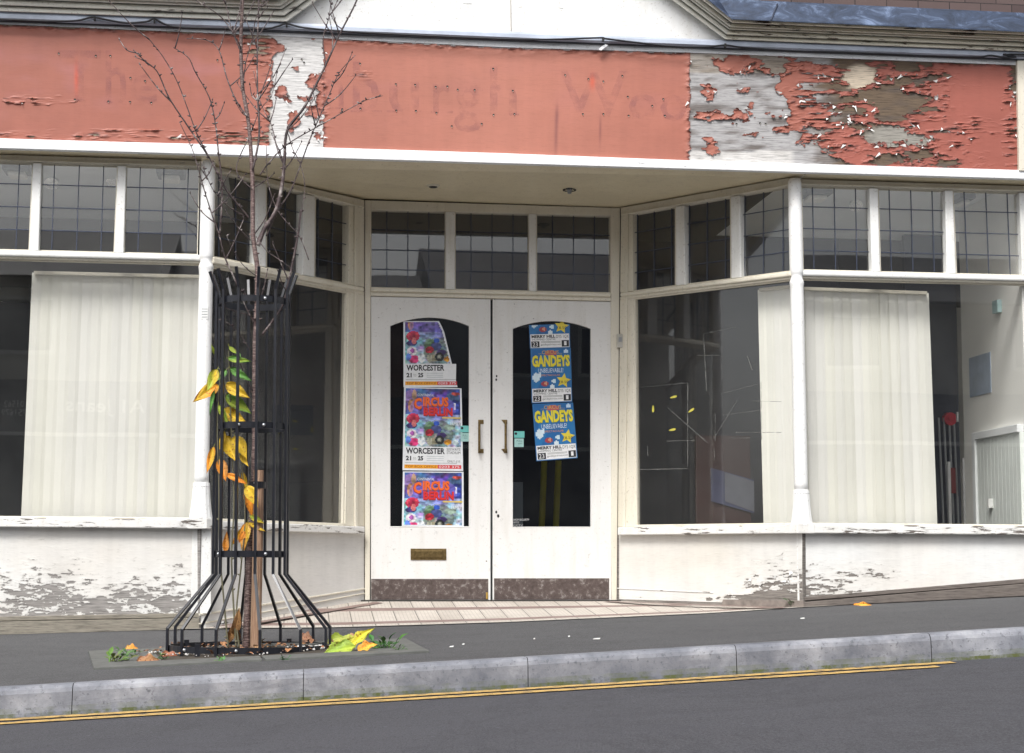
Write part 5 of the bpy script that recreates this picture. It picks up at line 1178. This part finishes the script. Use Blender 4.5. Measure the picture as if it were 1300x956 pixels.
# tree
tb = N('cherry_bark'); k1 = tb.noise(60, 5, .7, stretch=(.6, .6, 5)); bc = tb.ramp(k1, [(.3, sr(52, 38, 38)), (.50, sr(92, 70, 68)), (.64, sr(176, 158, 150))]); tb.col(bc); tb.set(Roughness=.55); tb.bump(k1, .4, .004)
tb2 = N('twig_bark'); k2 = tb2.noise(16, 4, .7); tb2.col(tb2.ramp(k2, [(.35, sr(50, 42, 44)), (.55, sr(84, 70, 70)), (.70, sr(176, 168, 164))])); tb2.set(Roughness=.6)
tree = thing('young_tree', PY(314, 826), 'slender bare young tree rising from the black guard', 'tree')
def smooth_path(pts, n=6):
    out = []
    for i in range(len(pts)-1):
        p0 = pts[max(i-1, 0)]; p1 = pts[i]; p2 = pts[i+1]; p3 = pts[min(i+2, len(pts)-1)]
        for k in range(n):
            t = k/n; out.append(.5*((2*p1)+(-p0+p2)*t+(2*p0-5*p1+4*p2-p3)*t*t+(-p0+3*p1-3*p2+p3)*t**3))
    out.append(pts[-1]); return out
def limb(path, r0, r1, y0=0.0, y1=0.0, name='branch', mat=None, parent=None, twigs=0, buds=0, seed=0):
    rs = random.Random(seed); n = len(path); pts = [PY(x, y, GY+y0+(y1-y0)*i/(n-1)) for i, (x, y) in enumerate(path)]; sp = smooth_path(pts)
    rad = [(r0+(r1-r0)*(i/(len(sp)-1))**.8)*rs.uniform(.93, 1.07) for i in range(len(sp))]
    m = MB(); m.tube(sp, rad, 8 if r0 > .01 else 6)
    for _ in range(buds):
        i = rs.randrange(2, len(sp)); p = sp[i]; d = Vector((rs.uniform(-1, 1), rs.uniform(-.5, .5), rs.uniform(-.2, 1))).normalized(); m.tube([p, p+d*(rad[i]+.006), p+d*(rad[i]+.014)], [.003, .0045, .001], 5)
    o = m.build(name, mat or tb2.m, parent or tree, smooth=True)
    if twigs:
        for _ in range(twigs):
            mt_ = MB()
            i = rs.randrange(len(sp)//4, len(sp)-1); p = sp[i]; t = (sp[min(i+1, len(sp)-1)]-sp[i-1]).normalized(); L_w = rs.uniform(.06, .24)
            d = (t*rs.uniform(.4, .9)+Vector((rs.choice((-1, 1))*rs.uniform(.4, 1), rs.uniform(-.5, .5), rs.uniform(.1, .6)))).normalized(); q1 = p+d*L_w*.5+Vector((rs.uniform(-.01, .01), 0, rs.uniform(-.01, .01))); q2 = p+d*L_w+Vector((0, 0, L_w*.18))
            mt_.tube(smooth_path([p, q1, q2], 3), [.0035]*2+[.003]*2+[.0022]*2+[.0015], 5)
            for z_ in (q1, q2): mt_.tube([z_, z_+Vector((rs.uniform(-.008, .008), 0, .012))], [.004, .001], 5)
            mt_.build('twig', tb2.m, o, smooth=True)
    return o, sp
limb([(312, 828), (314.5, 760), (317, 700), (322, 620), (323.5, 560), (323.5, 500), (324, 440), (326, 390), (327, 345), (323.5, 318), (321, 293), (320.5, 227), (315.6, 157), (308, 110), (305.8, 55), (307.6, 0), (306, -60), (309, -130)], .0185, .007, 0, .02, 'trunk', tb.m, twigs=8, buds=30, seed=1)
BR = [
 ([(327, 312), (336, 290), (350, 268), (358, 235), (361, 205), (365, 165), (387, 135), (412.7, 84), (431, 44), (453, 0), (470, -50)], .0125, .003, 0, -.10, 5, 30),
 ([(321, 215), (329, 172), (327, 120), (326.6, 73), (328.5, 0), (330, -60)], .006, .003, 0, .08, 3, 16),
 ([(316, 277), (304, 262), (288, 242), (266, 201), (239, 161), (215, 124.5), (200, 91.6), (185.6, 79), (169, 63)], .006, .0022, 0, -.18, 2, 26),
 ([(266, 201), (250, 170), (244, 154), (226, 106), (207.6, 73), (187.5, 47.6)], .0035, .002, -.09, -.20, 1, 20),
 ([(279, 300), (282, 240), (277, 190), (273.5, 157.5), (266, 124.5), (248, 91.6), (239, 73), (220, 60)], .0045, .002, .05, -.05, 1, 24),
 ([(314, 148), (300, 128), (288, 99), (278, 64), (262.6, 51), (237, 49)], .0045, .0018, 0, .12, 1, 10),
 ([(306, 62), (301, 51), (281, 22), (248, 0), (230, -10)], .0035, .002, 0, -.10, 1, 8),
 ([(333, 425), (348, 405), (360, 385), (368, 350), (378, 300), (382, 265)], .0065, .0045, 0, -.10, 1, 6),
 ([(324, 383), (315, 378), (309, 371), (304, 367), (295, 348), (285, 325), (278, 298), (270, 275), (262, 250), (256, 230), (245, 192), (228, 155)], .0065, .002, 0, -.10, 2, 18),
 ([(330, 222), (343, 205), (365, 183), (409, 157.5), (445.7, 137), (465, 127), (486, 121.6)], .0038, .0015, 0, -.18, 0, 22),
 ([(338, 300), (352, 268), (370, 240), (391, 183), (405, 150), (418, 120), (431, 92), (451, 70)], .0045, .0018, 0, -.06, 2, 22),
 ([(366, 170), (372, 190), (380, 205), (387, 234), (384, 262), (380, 290)], .003, .0014, -.05, -.12, 0, 6),
 ([(363, 215), (352, 190), (345, 160), (330, 128), (322, 90)], .0035, .0016, -.05, .06, 1, 12),
 ([(320, 240), (300, 215), (318, 170), (330, 140), (345, 120), (352, 90)], .0030, .0016, .0, .1, 1, 10),
 ([(392, 330), (380, 300), (362, 280), (350, 262), (340, 230), (338, 185)], .0028, .0018, -.05, 0, 0, 6),
 ([(312, 275), (290, 262), (270, 240), (255, 205)], .0028, .0015, 0, -.14, 1, 8),
 ([(325, 300), (338, 318), (352, 328), (375, 344)], .0026, .0014, 0, -.12, 0, 3),
 ([(308, 112), (312, 80), (320, 50), (326, 20), (345, -12)], .0032, .0015, 0, -.1, 1, 8),
 ([(306, 66), (295, 40), (288, 12), (280, -30)], .0032, .0015, 0, .1, 1, 8),
 ([(414, 84), (410, 50), (418, 20), (422, -20)], .0032, .0018, -.05, -.02, 1, 8),
 ([(325, 350), (312, 340), (298, 322), (288, 300)], .0025, .0015, 0, -.08, 0, 3),
 ([(318, 445), (305, 425), (292, 412), (280, 405)], .0022, .0015, 0, -.05, 0, 3),
 ([(325, 408), (315, 400), (300, 396), (285, 390)], .0028, .0018, 0, -.1, 0, 3)]
for i, (p, a, b_, y0, y1, tw, bd) in enumerate(BR): limb(p, a, b_, y0, y1, twigs=tw*2, buds=bd, seed=20+i)

# leaves
def big_leaf(m, p, d, nrm, Ln_, Wd, col, curl, lobes):
    d = d.normalized(); s = d.cross(nrm).normalized(); nrm = s.cross(d).normalized(); n, w_ = 22, 8
    ca, cb = (col if isinstance(col[0], tuple) else (col, col)); ph = random.uniform(0, 6); rows = []
    tw = random.uniform(-.5, .5)
    for i in range(n+1):
        t = i/n; wd = Wd*.5*(math.sin(math.pi*t**.72)**.9)*(1-.18*t)*(1+.06*(i % 2))+(.02*Wd if i == 0 else 0)
        if lobes: wd *= 1+.22*math.sin(t*15+ph)
        c = p+d*(Ln_*t)+nrm*(curl*Ln_*math.sin(t*2.6)-curl*Ln_*.6*t); row = []
        for j in range(w_+1):
            u = j/w_*2-1; a = tw*t*u; row.append(m.vert(c+s*(wd*u)+nrm*(wd*abs(u)*.42+wd*.35*a+.028*Ln_*math.sin(9*t+5*u+ph)*abs(u))-d*(abs(u)**1.5*Wd*.10)))
        rows.append(row)
    for i in range(n):
        for j in range(w_):
            u = (j+.5)/w_*2-1; t = (i+.5)/n; f_ = .5+.5*math.sin(t*5+ph+u*2.2); c1 = tuple(ca[k]*(1-f_*.9)*(1)+cb[k]*f_*.9 for k in range(3))
            vein = abs(((t-abs(u)*.22)*9) % 1-.5) < .10 or j in (3, 4) and abs(u) < .13
            k_l = (1.18 if vein else 1)*random.uniform(.90, 1.08)*(1-.18*abs(u)**3)
            if random.random() < (.05 if not lobes else .09): c1 = tuple(x*y for x, y in zip(c1, (.55, .38, .4)))
            m.face((rows[i][j], rows[i][j+1], rows[i+1][j+1], rows[i+1][j]), 0, tuple(min(.9, x*k_l) for x in c1))
def leaf_mesh(m, p, d, nrm, Ln_, Wd, col, curl=.15, lobes=0):
    if Ln_ > .06: return big_leaf(m, p, d, nrm, Ln_, Wd, col, curl, lobes)
    d = d.normalized(); s = d.cross(nrm).normalized(); nrm = s.cross(d).normalized(); n = 8
    mid = []; le = []; ri = []
    for i in range(n+1):
        t = i/n; w = Wd*.5*(math.sin(math.pi*min(1, t*1.0)**.75))*(1-.25*t)*(1+.12*math.sin(t*40)*(1 if lobes else .35)); c = p+d*(Ln_*t)+nrm*(curl*Ln_*math.sin(t*2.6)-curl*Ln_*.6*t)
        mid.append(m.vert(c)); le.append(m.vert(c+s*w+nrm*w*.35)); ri.append(m.vert(c-s*w+nrm*w*.35))
    for i in range(n):
        k = .9+.2*random.random(); c1_ = tuple(min(1, x*k) for x in (col[0] if isinstance(col[0], tuple) else col)); c2_ = tuple(min(1, x*k) for x in (col[1] if isinstance(col[0], tuple) else col))
        cc_ = tuple(c1_[j]*(1-i/n)+c2_[j]*(i/n) for j in range(3))
        m.face((le[i], mid[i], mid[i+1], le[i+1]), 0, cc_); m.face((mid[i], ri[i], ri[i+1], mid[i+1]), 0, tuple(x*.92 for x in cc_))
ORA = (.74, .27, .02); YE = (.58, .38, .02); YG = (.28, .36, .03); GR = (.09, .24, .04); PO = (.80, .38, .10)
shoot = thing('leafy_sapling', PY(296, 824), 'thin leafy shoots with yellow and orange autumn leaves inside the left of the guard', 'plant')
for pth in ([(300, 825), (296, 760), (294, 700), (297, 640), (294, 560), (292, 500), (290, 445)], [(290, 825), (284, 760), (279, 700), (278, 620), (276, 540), (280, 470)], [(304, 825), (300, 780), (306, 720), (311, 660), (308, 600), (304, 560)]):
    limb(pth, .005, .0025, -.05, -.05, 'stem', plain('shoot_bark', (.14, .13, .08), .6), shoot, buds=8, seed=int(pth[0][0]))
LV = [(290, 455, 320, 459, 11, (GR, YG)), (293, 468, 320, 484, 13, (GR, GR)), (287, 470, 275, 484, 10, GR), (275, 470, 262, 498, 16, (YG, YE)), (276, 490, 244, 511, 20, (YE, ORA)), (288, 488, 318, 506, 19, (YE, YE)), (288, 502, 320, 526, 20, (YG, GR)), (283, 522, 314, 537, 22, (YE, YE)), (272, 496, 266, 528, 6, GR), (278, 515, 290, 540, 10, YG), (284, 555, 301, 588, 22, (YE, YE)), (298, 555, 314, 584, 20, YE), (305, 578, 316, 593, 9, YE), (271, 568, 262, 602, 11, (ORA, YE)), (279, 584, 287, 612, 17, (ORA, PO)), (288, 602, 315, 615, 10, ORA), (316, 618, 320, 658, 19, (ORA, ORA)), (314, 618, 328, 645, 18, (YE, YE)), (296, 690, 312, 664, 7, (ORA, YE)), (314, 664, 308, 704, 16, (PO, YE)), (309, 675, 303, 690, 12, ORA), (318, 655, 336, 665, 10, (YG, YE)), (286, 700, 288, 674, 10, (PO, ORA)), (316, 664, 338, 675, 7, YE), (285, 548, 278, 572, 8, YE), (291, 440, 300, 449, 7, YG), (300, 447, 306, 453, 6, GR), (272, 450, 268, 437, 5, YG), (308, 600, 314, 624, 8, YE), (297, 805, 304, 770, 14, ((.25, .13, .05), (.3, .16, .06))), (290, 815, 301, 786, 12, ((.22, .11, .04), (.28, .15, .05))), (303, 812, 297, 792, 10, ((.28, .15, .06), (.2, .1, .04)))]
for k, (x0_, y0_, x1_, y1_, w, c) in enumerate(LV):
    m = MB(); yy = GY-.06+random.uniform(-.05, .06)-(.16 if x1_ < 268 else .0)*0; a = PY(x0_, y0_, yy); b_ = PY(x1_, y1_, yy-.02); nrm = Vector((random.uniform(-.3, .3), -1, random.uniform(-.1, .5)))
    leaf_mesh(m, a, b_-a, nrm, (b_-a).length, w*k_*.88, c, random.uniform(-.12, .14))
    m.tube([a, a+(a-b_).normalized()*.015+Vector((.004, 0, .004))], .0012, 5, 0, (.3, .3, .05)); m.build('leaf', M_leafc, shoot, recalc=False)

# ------------------------------------------------------------ tree pit, litter
def G(px, py, up=0): return hitG(px, py, up)
pit = [G(112, 829), G(119, 851), G(545, 829), G(515, 813)]
m = MB()
def zp(p, dz): return Vector((p.x, p.y, zpav(p.x, p.y)+dz))
cpt = sum((p for p in pit), Vector())/4
# frame of paving slabs round an open centre
inner = [cpt+(p-cpt)*.60 for p in pit]
seq = [0, 1, 2, 3]
for i in range(4):
    a, b_ = pit[i], pit[(i+1) % 4]; c, d_ = inner[(i+1) % 4], inner[i]
    for (t0, t1) in ((0, .495), (.505, 1)):
        q = [a.lerp(b_, t0), a.lerp(b_, t1), d_.lerp(c, t1), d_.lerp(c, t0)]
        m.prism([zp(p, .012) for p in q], Vector((0, 0, -.05)))
M_slab = plain('mossy_grey_slab', sr(92, 93, 90)[:3], .8, .2, 14, bump=.4)
itag(m, 'tree_pit_surround', M_slab, 'grey mossy slab frame set in the pavement round the tree', 'paving frame', bevel=.003)
m = MB(); m.poly([zp(p, .006) for p in inner]); so_ = m.build('soil', plain('pit_soil', (.05, .04, .03), .9, .4, 30, bump=.8), recalc=False); so_['kind'] = 'structure'
# gravel and bark litter
m = MB(); rs = random.Random(5)
for k in range(420):
    a = rs.uniform(0, 6.283); r = Rb*rs.uniform(.55, 1.22); x, y = base_c.x+r*math.sin(a), base_c.y-abs(r*math.cos(a))*rs.uniform(.4, 1); z = zpav(x, y)+.012; s = rs.uniform(.003, .0075)
    c = rs.choice([(.75, .73, .70), (.7, .68, .66), (.5, .46, .42), (.8, .8, .8)]); m.ball((x, y, z+s*.5), s, 6, 0, c, (1, 1, .7))
o = m.build('gravel', M_attr, None); o['kind'] = 'stuff'
m = MB()
for k in range(160):
    a = rs.uniform(0, 6.283); r = Rb*rs.uniform(.2, 1.35); x, y = base_c.x+r*math.sin(a)*1.05, base_c.y-r*math.cos(a)*.9; z = zpav(x, y)+.018; c = rs.choice([(.22, .10, .05), (.30, .14, .07), (.35, .2, .1), (.15, .08, .05), (.42, .20, .09)])
    d = Vector((rs.uniform(-1, 1), rs.uniform(-1, 1), rs.uniform(-.1, .35))); leaf_mesh(m, Vector((x, y, z)), d, Vector((0, 0, 1)), rs.uniform(.02, .05), rs.uniform(.012, .03), c, .2)
o = m.build('leaf_litter', M_leafc, None, recalc=False); o['kind'] = 'stuff'
# fallen leaves, one object each
def fallen(px0, py0, px1, py1, up0, up1, w, col, label, group=None, dy=-.0, curl=.1):
    a = G(px0, py0); yb_ = a.y; a = Vector((a.x, a.y, zpav(a.x, a.y)+up0)); b_ = hitY(px1, py1, yb_+dy)
    m = MB(); leaf_mesh(m, a, b_-a, Vector((.1, -.8, .6)), (b_-a).length, w, col, curl, 1); return itag(m, 'fallen_leaf', M_leafc, label, 'leaf', group, recalc=False)
fallen(440, 829, 476, 797, .02, 0, .06, ((.40, .40, .03), (.66, .55, .03)), 'large yellow leaf standing up on its edge right of the guard')
fallen(418, 820, 466, 826, .02, 0, .10, ((.30, .38, .04), (.45, .46, .04)), 'yellow-green leaf lying flat against the right of the guard base')
fallen(450, 829, 404, 833, .03, 0, .075, ((.34, .42, .04), (.24, .36, .04)), 'broad yellow-green leaf below the upright yellow leaf')
fallen(455, 830, 480, 818, .02, 0, .05, ((.70, .40, .04), ORA), 'small orange leaf right of the upright yellow leaf')
fallen(440, 818, 462, 808, .02, 0, .045, ((.55, .30, .14), (.6, .36, .2)), 'pale brown leaf behind the upright yellow leaf')
fallen(382, 817, 400, 813, .03, 0, .06, ((.60, .32, .2), (.55, .28, .16)), 'pale pink-brown leaf inside the right of the guard base')
fallen(160, 827, 178, 825, .01, 0, .05, ((.55, .32, .08), ORA), 'small orange-brown leaf on the left edge of the slab frame')
fallen(175, 843, 208, 841, .01, 0, .06, ((.30, .12, .05), (.4, .2, .08)), 'dark brown leaf lying on the slab frame left of the guard')
fallen(1084, 769.5, 1112, 770.5, .008, 0, .03, ((.80, .42, .06), ORA), 'orange leaf lying against the skirting right of the right column')
fallen(992, 770, 1003, 767, .008, 0, .03, (ORA, YE), 'orange leaf at the foot of the riser left of the right column')
fallen(761, 779, 776, 778, .008, 0, .07, ((.70, .42, .12), (.6, .3, .1)), 'curled orange leaf on the entrance tiles right of the doors')
fallen(205, 835, 232, 838, .01, 0, .05, ((.38, .14, .07), (.3, .1, .05)), 'reddish brown leaf just left of the guard base')
# weeds
def weed(px, py, n, s, label, col=(.05, .12, .02), seed=1):
    rs = random.Random(seed); c = G(px, py); c.z = zpav(c.x, c.y)+.008; t = thing('weed', c, label, 'weed')
    for k in range(n):
        m = MB(); a = rs.uniform(0, 6.283); d = Vector((math.cos(a), math.sin(a)*.7, rs.uniform(.2, 1.1))); h = rs.uniform(.4, 1)*s; p = c+Vector((rs.uniform(-.5, .5)*s, rs.uniform(-.3, .3)*s, 0)); q = p+d*h*.5
        cc_ = tuple(x*rs.uniform(.7, 1.4) for x in col); m.tube([p, q], .0015, 4, 0, cc_); leaf_mesh(m, q, d+Vector((0, 0, -.3)), Vector((0, -.3, 1)), h*.75, h*.35, cc_, .15, 1); m.build('leaf', M_leafc, t, recalc=False)
weed(148, 843, 22, .07, 'green weed with orange tinge on the slab left of the guard', (.10, .16, .03), 1)
weed(163, 836, 14, .06, 'second green weed behind the orange-tinged one, left of the guard', (.06, .13, .03), 2)
weed(486, 826, 26, .08, 'dark green broad-leaved weed right of the yellow fallen leaves', (.04, .12, .02), 3)
weed(508, 828, 10, .04, 'small low weed at the far right end of the slab frame', (.05, .11, .02), 4)
weed(203, 839, 10, .04, 'tiny green weed touching the left of the guard base', (.05, .13, .03), 5)
weed(280, 842, 10, .03, 'tiny bright green weed in the gravel at front left of the guard', (.09, .24, .05), 6)
weed(362, 840, 10, .03, 'tiny blue-green weed in the gravel at front right of the guard', (.04, .12, .04), 7)
weed(1011, 771, 16, .06, 'small green weed growing from the crack under the right column', (.04, .11, .02), 8)
# small litter on the pavement
for (x, y, s, lab) in ((757, 812, .03, 'scrap of white paper on the pavement below the right door'), (678, 812, .008, 'tiny white crumb left of the white paper scrap'), (722, 809, .008, 'tiny white crumb nearest the entrance tiles'), (1018, 786, .02, 'thin pale scrap on the pavement below the right column'), (573, 822, .018, 'thin pale scrap on the pavement right of the weeds'), (588, 819, .01, 'tiny pale crumb beside the thin scrap right of the weeds')):
    p = G(x, y); s *= .6; m = MB(); m.prism([(p.x-s, p.y-.01, p.z+.004), (p.x-s*.3, p.y+.012, p.z+.006), (p.x+s, p.y+.004-s*.8, p.z+.009), (p.x+s*.6, p.y-.016-s*.8, p.z+.005)], Vector((0, 0, -.002))); itag(m, 'litter_scrap', M_white, lab, 'litter')

# ------------------------------------------------------------ far side of the street (seen in the glass)
YO = -6.6
def V(px, py): d = ray(px, py); p = CAM+d*((2*D-YO)/d.y); return Vector((p.x, YO, p.z))
M_op = [plain('cream_render', (.55, .53, .47), .8, .08, 3), plain('red_brick_plain', (.26, .12, .09), .85, .2, 6), plain('grey_render', (.40, .41, .42), .8, .1, 3)]
M_slate = plain('slate_roof', (.06, .06, .07), .6, .2, 8); M_navy = plain('navy_fascia', (.015, .02, .05), .4)
def opp(x0, x1, h, mi, lab, sign=None):
    t = thing('opposite_shop', ((x0+x1)/2, YO, 0), lab, 'building'); m = MB(); m.box((x0+.02, YO-6, -1.4), (x1-.02, YO, h)); m.build('wall', M_op[mi], t)
    m = MB(); m.prism([(x0, YO+.25, h), (x0, YO-6.2, h), (x0, YO-3, h+1.3)], Vector((x1-x0, 0, 0))); m.build('roof', M_slate, t)
    m = MB(); m.box((x0+.3, YO+.005, .3), (x1-.3, YO+.03, 2.45)); m.build('shop_window', M_navy, t)
    m = MB(); m.box((x0+.1, YO+.005, 2.5), (x1-.1, YO+.12, 3.3)); fa = m.build('fascia', M_navy, t)
    for k in range(2):
        xm = x0+(x1-x0)*(.3+.4*k); m = MB()
        m.box((xm-.5, YO+.002, 3.7), (xm+.5, YO+.04, 4.6)); w = m.build('window', M_white, t); m = MB(); m.box((xm-.44, YO+.042, 3.76), (xm+.44, YO+.05, 4.54)); m.build('pane', M_navy, w)
    m = MB(); m.box((x0+.1, YO+.125, 2.44), (x1-.1, YO+.16, 2.5)); m.build('fascia_trim', M_white, t)
    return t, fa
xs2 = [V(x, 500).x for x in (-420, 210, 560, 900, 1500)]
xs2 = [xs2[0]-16, xs2[0]-8]+xs2+[xs2[-1]+9, xs2[-1]+18]
hs = [6.2, 5.6, 4.9, 4.6, 5.1, 4.8, 5.5, 6.1]; ms = [1, 2, 0, 1, 2, 0, 1, 2]
labs = ['brick shop at the far left end of the row across the street', 'grey rendered shop second from the left across the street', 'cream clothing shop across the street with a dark sign', 'brick shop across the street with slate roof', 'grey rendered shop across the street, facing the entrance doors', 'cream shop across the street, facing the right shop window', 'brick shop second from the right end of the row across the street', 'grey rendered shop at the far right end of the row across the street']
ob = [opp(xs2[i], xs2[i+1], hs[i], ms[i], labs[i]) for i in range(8)]
def otext(s, px0, py0, px1, py1, parent, col=M_white):
    m = MB(); cu_ = bpy.data.curves.new('t', 'FONT'); cu_.body = s; cu_.offset = .01; cu_.resolution_u = 2
    o_ = bpy.data.objects.new('t', cu_); COL.objects.link(o_); dg = bpy.context.evaluated_depsgraph_get(); dg.update(); me = bpy.data.meshes.new_from_object(o_.evaluated_get(dg)); bpy.data.objects.remove(o_)
    vx = np.array([v.co[:] for v in me.vertices]); lo = vx.min(0); hi = vx.max(0); A, B_ = V(px0, py1), V(px1, py0)
    for v in vx:
        u = (v[0]-lo[0])/(hi[0]-lo[0]); w = (v[1]-lo[1])/(hi[1]-lo[1]); m.v.append((B_.x+(A.x-B_.x)*u, YO+.125, A.z+(B_.z-A.z)*w))
    for f in me.polygons: m.face(list(f.vertices))
    m.build('sign_lettering', col, parent, recalc=False)
otext('A1 Jeans', 84, 506, 184, 528, ob[2][1]); otext('01562', 5, 508, 33, 516, ob[2][1]); otext('751679', 2, 519, 36, 527, ob[2][1])
